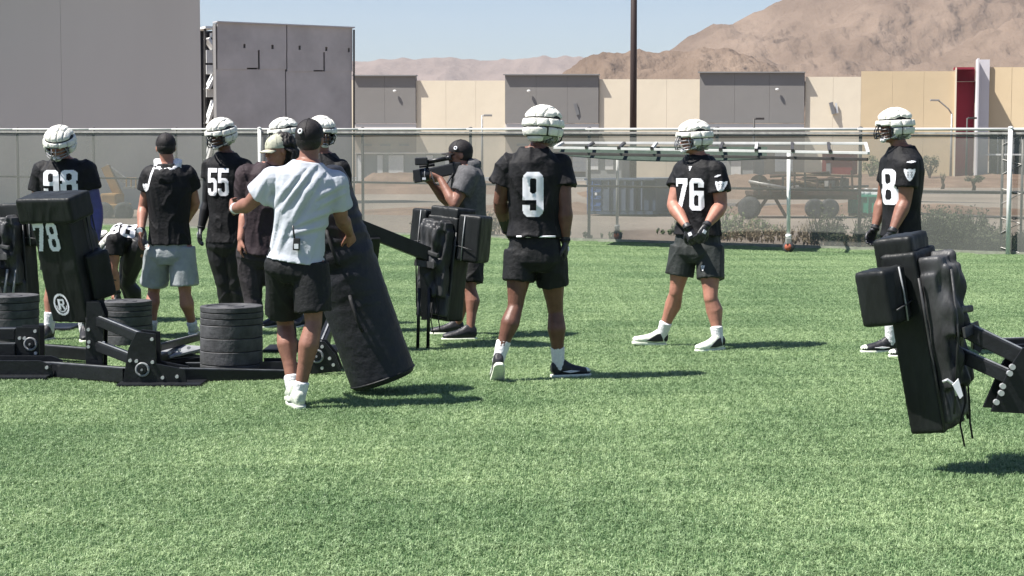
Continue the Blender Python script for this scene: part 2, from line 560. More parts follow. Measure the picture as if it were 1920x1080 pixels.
def helmet(parent, c, face, up=UP, s=1.0, mask='g'):
    h = put('helmet', SHELL, None, parent, c)
    h.rotation_euler = frame(face, up).to_euler(); h.scale = (s, s, s)
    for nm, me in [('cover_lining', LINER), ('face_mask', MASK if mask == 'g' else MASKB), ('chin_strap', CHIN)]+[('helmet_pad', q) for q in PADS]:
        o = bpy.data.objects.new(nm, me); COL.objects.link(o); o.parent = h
    return h

def hand(mb, w, d, pn, s=1, curl=0.6, k=1.0, grow=0.0, spread=1.0):
    """w wrist, d direction, pn palm normal, s = which side the thumb leaves (+1/-1)"""
    d = V(d).normalized(); pn = V(pn); pn = (pn-d*d.dot(pn)).normalized(); lat = d.cross(pn)*s
    def pt(a, b, c): return w+(d*a+lat*b+pn*c)*k
    g = grow
    rings = []
    for a, hw, ht in ((-.01, .028, .021), (.03, .036, .018), (.07, .043, .016), (.098, .041, .012)):
        rings.append([pt(a, math.cos(t)*(hw+g), math.sin(t)*(ht+g)) for t in [2*math.pi*j/12 for j in range(12)]])
    mb.rings(rings)
    for i, (b, L) in enumerate(((.032, .070), (.0105, .080), (-.011, .075), (-.032, .058))):
        p = pt(.088, b, 0); a = curl*.55+.08*i; r = .0098+g
        fan = b*2.2*spread
        pts = [p]; rs = [r+.001]
        for f in (.45, .31, .24):
            dd = (d*math.cos(a)+pn*math.sin(a)+lat*fan*.35).normalized()
            p = p+dd*L*f*k; pts.append(p); r -= .0008; rs.append(r); a += curl*.6
        mb.chain(pts, [q*k for q in rs], 8)
    p0 = pt(.025, .026, .004); p1 = pt(.062, .056, .018); p2 = pt(.090, .062, .030); p3 = pt(.108, .056, .040)
    mb.chain([p0, p1, p2, p3], [(.015+g)*k, (.012+g)*k, (.0105+g)*k, (.009+g)*k], 8)

def lerp(a, b, t): return a+(b-a)*t
def seg_ring(c, lat, dep, hw, hd, n=20, e=2.4):
    r = []
    for j in range(n):
        t = 2*math.pi*j/n; cx = math.cos(t); sy = math.sin(t)
        r.append(c+lat*hw*math.copysign(abs(cx)**(2/e), cx)+dep*hd*math.copysign(abs(sy)**(2/e), sy))
    return r

def person(label, J, o, group=None):
    """J: joints; o: clothing options.  index 0 = left in the picture, 1 = right in the picture"""
    an = []; Ys = []
    for i in (0, 1):
        a = J['an'][i]; p = G(a[0], a[1], a[2] if len(a) > 2 and 'Y' not in J else 0.095)
        an.append(p); Ys.append(p.y)
    Y0 = J.get('Y', sum(Ys)/2)
    if 'Y' in J:
        an = [V((P(a[0], 540, Y0).x, Y0+(a[2] if len(a) > 2 else 0), .095)) for a in J['an']]
    def q(t, base=None): return P(t[0], t[1], (Y0 if base is None else base)+(t[2] if len(t) > 2 else 0))
    neck = q(J['neck']); pel = q(J['pelvis']); head = q(J['head'])
    sh = [q(t) for t in J['sh']]; el = [q(t) for t in J['el']]; wr = [q(t) for t in J['wr']]
    hip = [q(t) for t in J['hip']]
    kn = []
    for i in (0, 1):
        t = J['kn'][i]; kn.append(P(t[0], t[1], lerp(hip[i].y, an[i].y, .5)+(t[2] if len(t) > 2 else 0)))
    face = V(J['face']).normalized(); body = V(J['body']).normalized()
    b = o.get('bulk', 1.0)
    if o.get('dbg'):
        f2 = lambda a, c: round((a-c).length, 2)
        print(label[:28], 'Y', round(Y0, 2), 'uarm', [f2(sh[i], el[i]) for i in (0, 1)], 'farm', [f2(el[i], wr[i]) for i in (0, 1)],
              'thigh', [f2(hip[i], kn[i]) for i in (0, 1)], 'shin', [f2(kn[i], an[i]) for i in (0, 1)], 'shw', f2(sh[0], sh[1]), 'torso', f2(neck, pel), 'anz', [round(a.z, 2) for a in an])
    root = thing('person', label, 'person', (pel.x, pel.y, 0), group)
    up = (neck-pel).normalized()
    latS = (sh[1]-sh[0]).normalized(); latH = (hip[1]-hip[0]).normalized()
    def lat(t): 
        l = latH.lerp(latS, max(0, min(1, t))); return (l-up*up.dot(l)).normalized()
    def dep(t): return up.cross(lat(t))
    T = (neck-pel).length
    sw = (sh[1]-sh[0]).length/2
    fd = [lat(0.5).x]  # noqa
    bodyprof = ((-.20, .10, .09), (-.08, .165, .122), (.08, .152, .116), (.28, .136, .108), (.52, .156, .122), (.74, .180, .132), (.88, .172, .114), (.97, .105, .088), (1.05, .068, .070))
    def torso(mb, prof, g=0.0, kw=1.0):
        rings = []
        for t, hw, hd in prof:
            rings.append(seg_ring(pel+up*(T*t), lat(t), dep(t), (hw+g)*b*kw, (hd+g)*b))
        mb.rings(rings)
    # ---------------- body (one continuous surface)
    mb = MB(); torso(mb, bodyprof)
    hR = frame(face, J.get('hup', UP))
    def H(x, y, z): return head+hR @ V((x, y, z))
    hb = neck+up*0.03
    mb.chain([neck-up*.03, lerp(neck, H(0, -.01, -.08), .55), H(0, -.015, -.05)], [.066*b, .060*b, .058], 14)
    mb.ell(H(0, -.012, .02), hR @ V((.076, 0, 0)), hR @ V((0, .097, 0)), hR @ V((0, 0, .098)), 20, 14)
    mb.ell(H(0, .030, -.045), hR @ V((.058, 0, 0)), hR @ V((0, .058, 0)), hR @ V((0, 0, .068)), 16, 10)
    mb.ell(H(0, .058, -.088), hR @ V((.030, 0, 0)), hR @ V((0, .026, 0)), hR @ V((0, 0, .022)))
    mb.cap(H(0, .086, .012), .011, H(0, .106, -.024), .015)
    mb.ell(H(0, .082, .024), hR @ V((.052, 0, 0)), hR @ V((0, .012, 0)), hR @ V((0, 0, .011)))
    mb.ell(H(0, .088, -.052), hR @ V((.026, 0, 0)), hR @ V((0, .011, 0)), hR @ V((0, 0, .007)))
    mb.ell(H(0, .086, -.064), hR @ V((.022, 0, 0)), hR @ V((0, .011, 0)), hR @ V((0, 0, .007)))
    for s in (-1, 1):
        mb.ell(H(s*.078, -.008, -.008), hR @ V((.010, s*.008, 0)), hR @ V((0, .019, 0)), hR @ V((0, 0, .032)))
        mb.ell(H(s*.040, .055, -.018), hR @ V((.022, 0, 0)), hR @ V((0, .024, 0)), hR @ V((0, 0, .020)))
    hands = []; am = o.get('arm', 1.0)
    for i in (0, 1):
        mb.ell(sh[i], V((.070*b, 0, 0)), V((0, .070*b, 0)), V((0, 0, .070*b)))
        mb.cap(lerp(neck, sh[i], .35)+up*-.03, .062*b, sh[i], .062*b)
        a = (el[i]-sh[i]); 
        mb.ell(lerp(sh[i], el[i], .18), V((.066*b*am, 0, 0)), V((0, .068*b*am, 0)), V((0, 0, .085*b)))
        mb.chain([sh[i], lerp(sh[i], el[i], .48), el[i]], [.060*b*am, .058*b*am, .043*b*am])
        mb.chain([el[i], lerp(el[i], wr[i], .25), lerp(el[i], wr[i], .55), wr[i]], [.043*b*am, .050*b*am, .040*b*am, .028])
        d = V(J['hd'][i]) if J.get('hd') and J['hd'][i] is not None else (wr[i]-el[i]).normalized()
        inward = (pel-wr[i]); inward.z = 0
        pn = V(J['pn'][i]) if J.get('pn') and J['pn'][i] is not None else inward
        ts = J.get('thumb', (1, -1))[i]
        hands.append((d, pn, ts))
        hand(mb, wr[i], d, pn, ts, J.get('curl', (.55, .55))[i], 1.0, -.0005)
        mb.ell(hip[i]+V((0, 0, -.02)), V((.095*b, 0, 0)), V((0, .10*b, 0)), V((0, 0, .11*b)))
        fwd = V((body.x, body.y, 0))
        mb.chain([hip[i], lerp(hip[i], kn[i], .42)+fwd*.010, lerp(hip[i], kn[i], .80)+fwd*.004, kn[i]+fwd*.006], [.098*b, .086*b, .060*b, .053*b])
        mb.chain([kn[i], lerp(kn[i], an[i], .30)-fwd*.020, lerp(kn[i], an[i], .58)-fwd*.010, an[i]], [.052*b, .065*b, .046*b, .035])
        td = V(J['toe'][i]).normalized()
        mb.cap(an[i]-td*.02-V((0, 0, .03)), .030, an[i]+td*.12-V((0, 0, .055)), .024)
    skin = M[o.get('skin', 'skin_m')]
    bo = addsolid('body', mb, skin, root, .0078, 3)
    for s in (-1, 1):
        e = MB().ell(H(s*.031, .080, .004), hR @ V((.012, 0, 0)), hR @ V((0, .010, 0)), hR @ V((0, 0, .007)), 10, 6)
        eo = add('eye', e, M['eye'], bo, True)
    # ---------------- shirt
    sd_ = o.get('seed', 1)
    g = o.get('sg', .016)
    hem = o.get('hem', -.14)
    prof = [(hem, .158+o.get('flare', .012), .126+o.get('flare', .012))]
    for t, a, c in ((max(hem+.08, .02), .156, .124), (.28, .143, .118), (.52, .160, .126), (.74, .182, .134), (.88, .176, .118), (.96, .122, .096), (1.03, .080, .076)):
        prof.append((t, a, c))
    mb = MB(); torso(mb, prof, g)
    sl = o.get('sleeve', (.55, .55))
    for i in (0, 1):
        mb.ell(sh[i], V(((.074+g)*b, 0, 0)), V((0, (.074+g)*b, 0)), V((0, 0, (.072+g)*b)))
        mb.cap(lerp(neck, sh[i], .4)-up*.035, (.062+g)*b, sh[i], (.066+g)*b)
        if sl[i] > 0:
            e = lerp(sh[i], el[i], sl[i])
            mb.cone(sh[i], (.070+g)*b, e, (.064+g+o.get('sflare', .006))*b, 18)
        mb.cap(sh[i]-up*.10*1.0+ (pel-sh[i]).normalized()*.02, .055*b, lerp(neck, pel, .35), .07)
    shirt = addsolid(o.get('shirtname', 'jersey'), mb, M[o.get('shirt', 'jersey')], root, o.get('svox', .0085), 2,
                     o.get('creases') or folds(sd_, o.get('fold', .007), o.get('fx', 9), o.get('fz', 3.5), o.get('ftilt', .25)))
    # ---------------- lower wear
    kind = o.get('legs', 'shorts'); frac = o.get('frac', .62)
    mb = MB()
    rings = []
    for t, a, c in ((-.26, .10, .10), (-.16, .178, .132), (-.08, .184, .131), (-.02, .170, .122), (.11, .156, .114)):
        rings.append(seg_ring(pel+up*(T*t), lat(0), dep(0), (a+.010)*b, (c+.010)*b))
    mb.rings(rings)
    for i in (0, 1):
        if kind == 'shorts':
            e = lerp(hip[i], kn[i], frac)
            mb.cone(hip[i]+V((0, 0, .03)), .112*b, e, (o.get('legw', .108))*b, 20)
        else:
            mb.chain([hip[i], lerp(hip[i], kn[i], .42)+fwd*.010, lerp(hip[i], kn[i], .80)+fwd*.004, kn[i]+fwd*.006], [(.112+o.get('loose', 0))*b, (.099+o.get('loose', 0))*b, (.073+o.get('loose', 0))*b, (.066+o.get('loose', 0))*b], 14)
            mb.chain([kn[i], lerp(kn[i], an[i], .30)-fwd*.020], [(.065+o.get('loose', 0))*b, (.077+o.get('loose', 0))*b], 14)
            mb.cone(lerp(kn[i], an[i], .30)-fwd*.018, (.076+o.get('loose', 0))*b, lerp(kn[i], an[i], .93), .044+o.get('loose', 0), 14)
    low = addsolid(kind, mb, M[o.get('legmat', 'shorts')], root, .009, 2, folds(sd_+5, .006, 8, 4, -.2))
    # ---------------- socks and shoes
    for i in (0, 1):
        td = V(J['toe'][i]).normalized()
        if o.get('sock', .42) > 0 and kind == 'shorts':
            s0 = lerp(an[i], kn[i], o.get('sock', .42))
            mb = MB().cone(s0, .046*b+.004, an[i]-V((0, 0, .02)), .041, 16)
            mb.cap(lerp(s0, an[i], .2), .046*b, an[i]-V((0, 0, .02)), .041)
            addsolid('sock', mb, M[o.get('sockmat', 'sock')], root, .006, 1, folds(i+3, .002, 20, 30))
        lift = J.get('lift', (0, 0))[i]
        lat_ = V((td.y, -td.x, 0)).normalized()
        pitch = J.get('fpitch', (0, 0))[i]
        fu = (UP*math.cos(pitch)+V((td.x, td.y, 0)).normalized()*math.sin(pitch))
        fd_ = (V((td.x, td.y, 0)).normalized()*math.cos(pitch)-UP*math.sin(pitch))
        c0 = an[i]-fu*.095-fd_*.055
        shoe = MB()
        prof = ((0, .024, .03, .085), (.018, .034, .0, .112), (.055, .039, .0, .128), (.095, .041, 0, .122), (.135, .043, 0, .092), (.18, .049, 0, .072), (.23, .051, 0, .060), (.27, .045, 0, .050), (.295, .030, .006, .038))
        rg = []
        for x, hw, z0, z1 in prof:
            ring = []
            for j in range(14):
                t = 2*math.pi*j/14; cx = math.cos(t); sz = math.sin(t)
                hh = (z1-z0)/2
                wd = hw*(1 if sz < 0 else (1-.25*sz))
                ring.append(c0+fd_*x+lat_*wd*math.copysign(abs(cx)**.7, cx)+fu*(z0+.018+hh+hh*math.copysign(abs(sz)**.8, sz)))
            rg.append(ring)
        shoe.rings(rg)
        so = addsolid('shoe', shoe, M[o.get('shoe', 'shoeb')], root, .007, 1)
        sole = MB(); a = []
        outline = [(-.006, 0), (.0, .026), (.03, .038), (.09, .040), (.16, .047), (.22, .053), (.27, .046), (.30, .026), (.306, 0)]
        outline = outline+[(x, -y) for x, y in reversed(outline[1:-1])]
        sole.prism([c0+fd_*x+lat_*y for x, y in outline], fu*.026)
        add('sole', sole, M[o.get('sole', 'sole')], so, True, .006)
        if o.get('shoe2'):
            for sg in (-1, 1):
                st = MB()
                st.prism([c0+fd_*x+lat_*sg*(wd)+fu*z for x, wd, z in (((.045, .037, .045), (.13, .042, .036), (.20, .0485, .040), (.15, .0425, .072), (.11, .040, .100), (.07, .038, .112)) if o.get('shoe') == 'sole' else ((.070, .0385, .050), (.13, .0425, .038), (.205, .048, .050), (.135, .042, .058)))], lat_*sg*.006)
                add('side_stripe', st, M[o['shoe2']], so, True, .002)
            if o.get('shoe') == 'sole':
                hc = MB().ell(c0+fd_*.028+fu*.078, fd_*.034, lat_*.043, fu*.052); add('heel_counter', hc, M['shoeb'], so, True)
            tb = MB()
            tb.ell(c0+fd_*.255+fu*.043, fd_*.048, lat_*.046, fu*.028)
            add('toe_cap', tb, M['sole'], so, True)
        if o.get('lace', True):
            lc = MB()
            for q_ in range(4):
                x = .125+q_*.024; z = .112-q_*.012
                lc.tube([c0+fd_*x+lat_*-.022+fu*(z-.008), c0+fd_*(x+.004)+fu*z, c0+fd_*x+lat_*.022+fu*(z-.008)], .003, 5)
            add('laces', lc, M['sock'], so, True)
    # ---------------- gloves / compression sleeves
    for i in (0, 1):
        gl = o.get('gloves', (0, 0))[i]
        if gl:
            mb = MB(); hand(mb, wr[i], *hands[i], J.get('curl', (.55, .55))[i], 1.0, .0025)
            mb.cap(wr[i], .033, lerp(wr[i], el[i], .12), .034)
            go = addsolid('glove', mb, M['glove'], root, .0055, 1)
            d, pn, ts = hands[i]; pn = (pn-d*d.dot(pn)).normalized(); lt = d.cross(pn)
            st = MB().box(wr[i]+d*.055-pn*.021, .030, .030, .005, Matrix((d, lt, pn)).transposed())
            add('glove_print', st, M['white'], go, False, .002)
            cf = MB().cone(wr[i]-d*.0, .0365, wr[i]-d*.018, .0365, 14)
            add('wrist_strap', cf, M['white'] if gl == 2 else M['strap'], go, True)
        cs = o.get('csleeve', (None, None))[i]
        if cs:
            mb = MB()
            mb.chain([lerp(sh[i], el[i], .3), lerp(sh[i], el[i], .5), el[i]], [.060*b+.006, .056*b+.006, .042*b+.006])
            mb.chain([el[i], lerp(el[i], wr[i], .28)], [.042*b+.006, .047*b+.006])
            mb.cone(lerp(el[i], wr[i], .28), .047*b+.006, lerp(el[i], wr[i], .96), .034, 14)
            addsolid('arm_sleeve', mb, M[cs], root, .008, 1)
        wb = o.get('wristband', (None, None))[i]
        if wb:
            p = lerp(wr[i], el[i], .12); q_ = lerp(wr[i], el[i], .24)
            add('wristband', MB().cone(p, .036, q_, .038, 16), M[wb], root, True, .003)
    if o.get('helmet'):
        helmet(root, H(0, -.004, .014), face, J.get('hup', UP), o.get('hs', 1.0), o['helmet'])
    if o.get('cap'):
        cm = M[o['cap']]
        mb = MB()
        mb.ell(H(0, -.010, .030), hR @ V((.089, 0, 0)), hR @ V((0, .108, 0)), hR @ V((0, 0, .100)), 22, 14)
        me = mb.mesh('cap', WPOS[root.name], True)
        bm = bmesh.new(); bm.from_mesh(me)
        pc = H(0, 0, .018)-WPOS[root.name]; nz = hR @ V((0, -.12, 1))
        gz = bmesh.ops.bisect_plane(bm, geom=bm.verts[:]+bm.edges[:]+bm.faces[:], plane_co=pc, plane_no=-nz, clear_outer=True)
        bm.to_mesh(me); bm.free()
        bd = o.get('brimdir', 1)
        co = put('cap', me, cm, root)
        br = MB(); rg = []
        for k in range(9):
            a = -1.0+2.0*k/8
            x = math.sin(a)*.080
            y0 = .070*math.cos(a)+.012; y1 = y0+.078*math.cos(a*.9)
            z = .026-.018*a*a
            rg.append([H(x, bd*y0, z), H(x*1.0, bd*y1, z-.012), H(x, bd*y1, z-.017), H(x, bd*y0, z-.006)])
        br.rings(rg)
        add('cap_brim', br, cm, co, True)
        add('cap_button', MB().ell(H(0, -.012, .130), (.009, 0, 0), (0, .009, 0), (0, 0, .006)), cm, co, True)
        sm = MB()
        for k in range(6):
            a = k*math.pi/3
            pts = []
            for t in range(7):
                e = .25+t/6*(math.pi/2-.25)
                pts.append(H(math.sin(a)*math.cos(e)*.090, -.010+math.cos(a)*math.cos(e)*.109, .030+math.sin(e)*.101))
            sm.tube(pts, .0016, 4)
        add('cap_seam', sm, cm, co, True)
        if o.get('caplogo'):
            a = o['caplogo']
            d = V((math.sin(a)*.092, math.cos(a)*.111-.010, .058)); n_ = hR @ V((math.sin(a), math.cos(a), .25)).normalized()
            lg = MB().torus(H(*d), n_, .013, .005, 14, 6)
            add('cap_emblem', lg, M['white'], co, True)
    if o.get('hairback'):
        mb = MB().ell(H(0, -.030, .0), hR @ V((.081, 0, 0)), hR @ V((0, .084, 0)), hR @ V((0, 0, .075)), 18, 10)
        add('hair', mb, M['hair'], root, True)
    if o.get('beard'):
        mb = MB().ell(H(0, .040, -.075), hR @ V((.058, 0, 0)), hR @ V((0, .058, 0)), hR @ V((0, 0, .042)), 18, 10)
        addsolid('beard', mb, M['hair'], root, .008, 1)
    return dict(root=root, shirt=shirt, low=low, neck=neck, pel=pel, sh=sh, el=el, wr=wr, lat=lat, up=up, T=T, dep=dep, H=H, hR=hR, hip=hip, kn=kn, an=an, body=bo)

def chest_number(p, s, t, w, h, side=1, m='white', shiftx=0.0, cell=.0055):
    """side=+1: number seen from the front of the camera side of the torso"""
    l = p['lat'](t); n = p['dep'](t)
    if n.y > 0: n = -n
    right = l if l.cross(p['up']).dot(n) > 0 else -l
    # right x up must be the outward normal
    org = p['pel']+p['up']*(p['T']*t)+right*shiftx
    return decal('number', p['shirt'], w, h, org, right, p['up'], M[m], number_test(s, w), cell)
# ================================================================== ground
FA, FB = 417.0, 478.0                       # turf edge rows in the photograph at px 0 and px 1892
def fpt(px, z=0.0, off=0.0):
    """point of the fence line on the ground"""
    p = G(px, FA+(FB-FA)*px/1892.0)
    return V((p.x, p.y+off, z))
E0 = fpt(0); E1 = fpt(1892); ED = (E1-E0).normalized(); EN = V((-ED.y, ED.x, 0))   # along, away
def fline(s, off=0.0, z=0.0):
    p = E0+ED*s+EN*off; return V((p.x, p.y, z))

M['lot'] = mat('lot_ground', (0.20, 0.165, 0.135), 0.95, 0.1, 0, 0.06, 0.5, 3, col2=(0.32, 0.275, 0.225), coords='Object', bdist=0.2)
mb = MB(); mb.quad((-9000, -400, -0.012), (9000, -400, -0.012), (9000, 12000, -0.012), (-9000, 12000, -0.012))
struct(add('ground', mb, M['lot']))

# turf base sheet and blades
def turfmat():
    m = bpy.data.materials.new('turf_blades'); m.use_nodes = True
    nt = m.node_tree; b = nt.nodes['Principled BSDF']; L = nt.links
    geo = nt.nodes.new('ShaderNodeNewGeometry')
    n1 = nt.nodes.new('ShaderNodeTexNoise'); n1.inputs['Scale'].default_value = 0.9; n1.inputs['Detail'].default_value = 7; n1.inputs['Roughness'].default_value = .62
    mp = nt.nodes.new('ShaderNodeMapping'); mp.inputs['Scale'].default_value = (0.55, 0.85, 1)
    L.new(geo.outputs['Position'], mp.inputs[0]); L.new(mp.outputs[0], n1.inputs['Vector'])
    n2 = nt.nodes.new('ShaderNodeTexNoise'); n2.inputs['Scale'].default_value = 38; n2.inputs['Detail'].default_value = 3
    L.new(geo.outputs['Position'], n2.inputs['Vector'])
    r1 = nt.nodes.new('ShaderNodeValToRGB'); e = r1.color_ramp.elements
    e[0].position = .38; e[0].color = TURF_A; e[1].position = .60; e[1].color = TURF_B
    L.new(n1.outputs['Fac'], r1.inputs[0])
    r2 = nt.nodes.new('ShaderNodeValToRGB'); e = r2.color_ramp.elements
    e[0].position = .36; e[0].color = (.55, .62, .55, 1); e[1].position = .64; e[1].color = (1.40, 1.28, 1.40, 1)
    L.new(n2.outputs['Fac'], r2.inputs[0])
    mx = nt.nodes.new('ShaderNodeMix'); mx.data_type = 'RGBA'; mx.blend_type = 'MULTIPLY'; mx.inputs[0].default_value = 1
    L.new(r1.outputs[0], mx.inputs[6]); L.new(r2.outputs[0], mx.inputs[7])
    L.new(mx.outputs[2], b.inputs['Base Color'])
    b.inputs['Roughness'].default_value = .5; b.inputs['Specular IOR Level'].default_value = .5
    tl = nt.nodes.new('ShaderNodeBsdfTranslucent'); ms = nt.nodes.new('ShaderNodeMixShader'); ms.inputs[0].default_value = .28
    L.new(mx.outputs[2], tl.inputs[0]); L.new(b.outputs[0], ms.inputs[1]); L.new(tl.outputs[0], ms.inputs[2])
    L.new(ms.outputs[0], nt.nodes['Material Output'].inputs[0])
    return m
TURF_A = (.200, .312, .142, 1); TURF_B = (.325, .450, .220, 1)
M['turf'] = turfmat()
M['turfbase'] = mat('turf_backing', (.06, .12, .05), .9, .1, .3, 20, .6, 90)
s0, s1 = -14.0, 32.0
fp = [(-30, 1.5), (22, 1.5)]
mb = MB(); mb.poly([(-34, 1, -.004), (26, 1, -.004), tuple(fline(s1, .15, -.004)), tuple(fline(s0, .15, -.004))])
struct(add('turf_field', mb, M['turfbase']))

def blade_patch(size=.5, n=3300):
    rnd = random.Random(3); vs = []; fs = []
    for i in range(n):
        x = rnd.uniform(-size/2, size/2); y = rnd.uniform(-size/2, size/2)
        q = V((x*24, y*24, 1.7)); g = noise.noise(q)*3.2+rnd.uniform(-1.1, 1.1); h = rnd.uniform(.019, .036)*(1+.25*noise.noise(q*1.3+V((5, 5, 5))))
        a = g*math.pi*.6+1.0; lean = rnd.uniform(.30, 1.10)
        d = V((math.cos(a), math.sin(a), 0)); w = V((-d.y, d.x, 0))*rnd.uniform(.0013, .0024)
        r = rnd.uniform(-.9, .9); w = V((w.x*math.cos(r)-w.y*math.sin(r), w.x*math.sin(r)+w.y*math.cos(r), 0))
        p0 = V((x, y, -.004)); p1 = p0+V((0, 0, h*.6))+d*h*.22*lean; p2 = p0+V((0, 0, h*(1-.42*lean)))+d*h*.98*lean
        k = len(vs); vs += [p0-w, p0+w, p1-w*.9, p1+w*.9, p2]
        fs += [(k, k+1, k+3, k+2), (k+2, k+3, k+4)]
    me = bpy.data.meshes.new('blade_patch'); me.from_pydata([tuple(v) for v in vs], [], fs); me.materials.append(M['turf']); return me
patch = bpy.data.objects.new('grass_tile', blade_patch())
pts = []; step = .46
yy = 4.2
while yy < 48:
    xx = -.5*yy*.66-4.0
    xx = math.floor(xx/step)*step
    while xx < .5*yy*.66+4.5:
        p = V((xx, yy, 0))
        if (p-E0).dot(EN) < -.12 and (p-E0).dot(ED) > s0+.5: pts.append((xx+random.uniform(-.03, .03), yy+random.uniform(-.03, .03), 0))
        xx += step
    yy += step
me = bpy.data.meshes.new('grass'); me.from_pydata(pts, [], [])
grass = bpy.data.objects.new('grass', me); COL.objects.link(grass); me.materials.append(M['turf'])
ng = bpy.data.node_groups.new('grass_spread', 'GeometryNodeTree')
ng.interface.new_socket('Geometry', in_out='INPUT', socket_type='NodeSocketGeometry')
ng.interface.new_socket('Geometry', in_out='OUTPUT', socket_type='NodeSocketGeometry')
gi = ng.nodes.new('NodeGroupInput'); go_ = ng.nodes.new('NodeGroupOutput')
iop = ng.nodes.new('GeometryNodeInstanceOnPoints'); oi = ng.nodes.new('GeometryNodeObjectInfo'); oi.inputs[0].default_value = patch
rv = ng.nodes.new('FunctionNodeRandomValue'); rv.data_type = 'INT'; rv.inputs[4].default_value = 0; rv.inputs[5].default_value = 3
mu = ng.nodes.new('ShaderNodeMath'); mu.operation = 'MULTIPLY'; mu.inputs[1].default_value = math.pi/2
cx = ng.nodes.new('ShaderNodeCombineXYZ')
ng.links.new(gi.outputs[0], iop.inputs['Points']); ng.links.new(oi.outputs['Geometry'], iop.inputs['Instance'])
ng.links.new(rv.outputs[2], mu.inputs[0]); ng.links.new(mu.outputs[0], cx.inputs[2]); ng.links.new(cx.outputs[0], iop.inputs['Rotation'])
ng.links.new(iop.outputs[0], go_.inputs[0])
gm = grass.modifiers.new('spread', 'NODES'); gm.node_group = ng
grass['kind'] = 'stuff'; grass['label'] = 'bright green artificial turf blades covering the practice field'; grass['category'] = 'grass'

# kerb strip along the fence foot
mb = MB(); mb.beam(fline(s0, .10, .02), fline(s1, .10, .02), .16, .06)
struct(add('kerb', mb, mat('kerb_concrete', (.24, .25, .2), .9, .1, .2, 6, .3, 20)))

# ================================================================== mountains
def interp(prof, x):
    if x <= prof[0][0]: return prof[0][1]
    for (a, b), (c, d) in zip(prof, prof[1:]):
        if x <= c: return b+(d-b)*(x-a)/(c-a)
    return prof[-1][1]
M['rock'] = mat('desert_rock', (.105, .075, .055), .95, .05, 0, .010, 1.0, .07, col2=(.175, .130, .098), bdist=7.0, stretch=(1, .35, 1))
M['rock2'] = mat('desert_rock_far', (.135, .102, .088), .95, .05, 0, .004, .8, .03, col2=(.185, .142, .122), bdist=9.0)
def mountain(name, prof, Yr, Yn, x0, x1, nx, ny, m, rough, nscale, ledge=1.0):
    vs = []; fs = []
    for j in range(ny+1):
        t = j/ny
        y = Yn+(Yr-Yn)*t*1.35
        for i in range(nx+1):
            px = x0+(x1-x0)*i/nx; X = (px-960)/F*Yr
            s = min(t*1.35, 1)
            hr = (300-interp(prof, px))*Yr/F
            X2 = X+noise.noise(V((X*.0016/ nscale, y*.0016/nscale, 3)))*160*nscale
            q = V((X2/(420*nscale), y/(620*nscale), 0))
            rid = noise.ridged_multi_fractal(q, .9, 2.1, 6, 1.0, 2.0)
            tt = t*1.35
            fall = s**1.25 if tt <= 1 else 1-(tt-1)*1.3
            h = hr*fall+hr*rough*(rid-1.15)*(.12+.88*math.sin(min(tt, 1)*math.pi))*(1 if tt<1 else .5)
            h += hr*.02*noise.noise(V((X*.02, y*.02, 1)))*s+hr*rough*.12*(noise.ridged_multi_fractal(V((X2/(95*nscale), y/(190*nscale), 4)), .8, 2.2, 4, 1.0, 2.0)-1.1)*s
            vs.append((X, y, max(h, -4)+ (-3 if j == 0 else 0)))
    for j in range(ny):
        for i in range(nx):
            a = j*(nx+1)+i; fs.append((a, a+1, a+nx+2, a+nx+1))
    me = bpy.data.meshes.new(name); me.from_pydata(vs, [], fs); me.update()
    me.polygons.foreach_set('use_smooth', [True]*len(fs))
    return struct(put(name, me, m))
mountain('mountain', [(900, 150), (1140, 140), (1245, 102), (1262, 92), (1290, 70), (1335, 49), (1368, 51), (1400, 36), (1440, 16), (1475, -4), (1560, -38), (1700, -75), (1850, -70), (2000, -40), (2300, 60)],
         3400, 2000, 1000, 2300, 400, 170, M['rock'], .21, 1.0)
mountain('hill', [(950, 300), (1010, 180), (1060, 132), (1085, 108), (1120, 97), (1180, 95), (1240, 98), (1300, 90), (1350, 92), (1400, 102), (1440, 118), (1475, 140), (1520, 190), (1600, 300)],
         1900, 1400, 950, 1600, 200, 80, M['rock'], .30, .36)
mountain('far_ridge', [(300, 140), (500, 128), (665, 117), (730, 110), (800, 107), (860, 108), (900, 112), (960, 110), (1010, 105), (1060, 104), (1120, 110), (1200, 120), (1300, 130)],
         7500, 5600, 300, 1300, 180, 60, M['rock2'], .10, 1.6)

# ================================================================== far buildings
class Line:
    """straight wall line given by two (px, Y); point(px) -> Y"""
    def __init__(s, a, b): s.a = a; s.b = b
    def Y(s, px):
        (x0, y0), (x1, y1) = s.a, s.b
        t = (px-x0)/(x1-x0)
        return 1/((1-t)/y0+t/y1)
    def pt(s, px, py, off=0.0):
        p = P(px, py, s.Y(px)); n = s.n(); return p+n*off
    def n(s):
        a = P(s.a[0], 300, s.a[1]); b = P(s.b[0], 300, s.b[1]); d = (b-a); d.z = 0; d.normalize()
        return V((d.y, -d.x, 0))          # towards the camera
    def slab(s, mb, x0, x1, yt, yb, off, th, yt2=None, yb2=None):
        """box on the wall: front at off towards the camera, th deep"""
        yt2 = yt if yt2 is None else yt2; yb2 = yb if yb2 is None else yb2
        q = [s.pt(x0, yb, off), s.pt(x1, yb2, off), s.pt(x1, yt2, off), s.pt(x0, yt, off)]
        # walls stay plumb
        q[3].x, q[3].y = q[0].x, q[0].y; q[2].x, q[2].y = q[1].x, q[1].y
        mb.prism(q, -s.n()*th)
        return mb
gz = lambda L, px: None
def base_row(L, px):
    Y = L.Y(px); return 300+F*1.55/Y*1.0
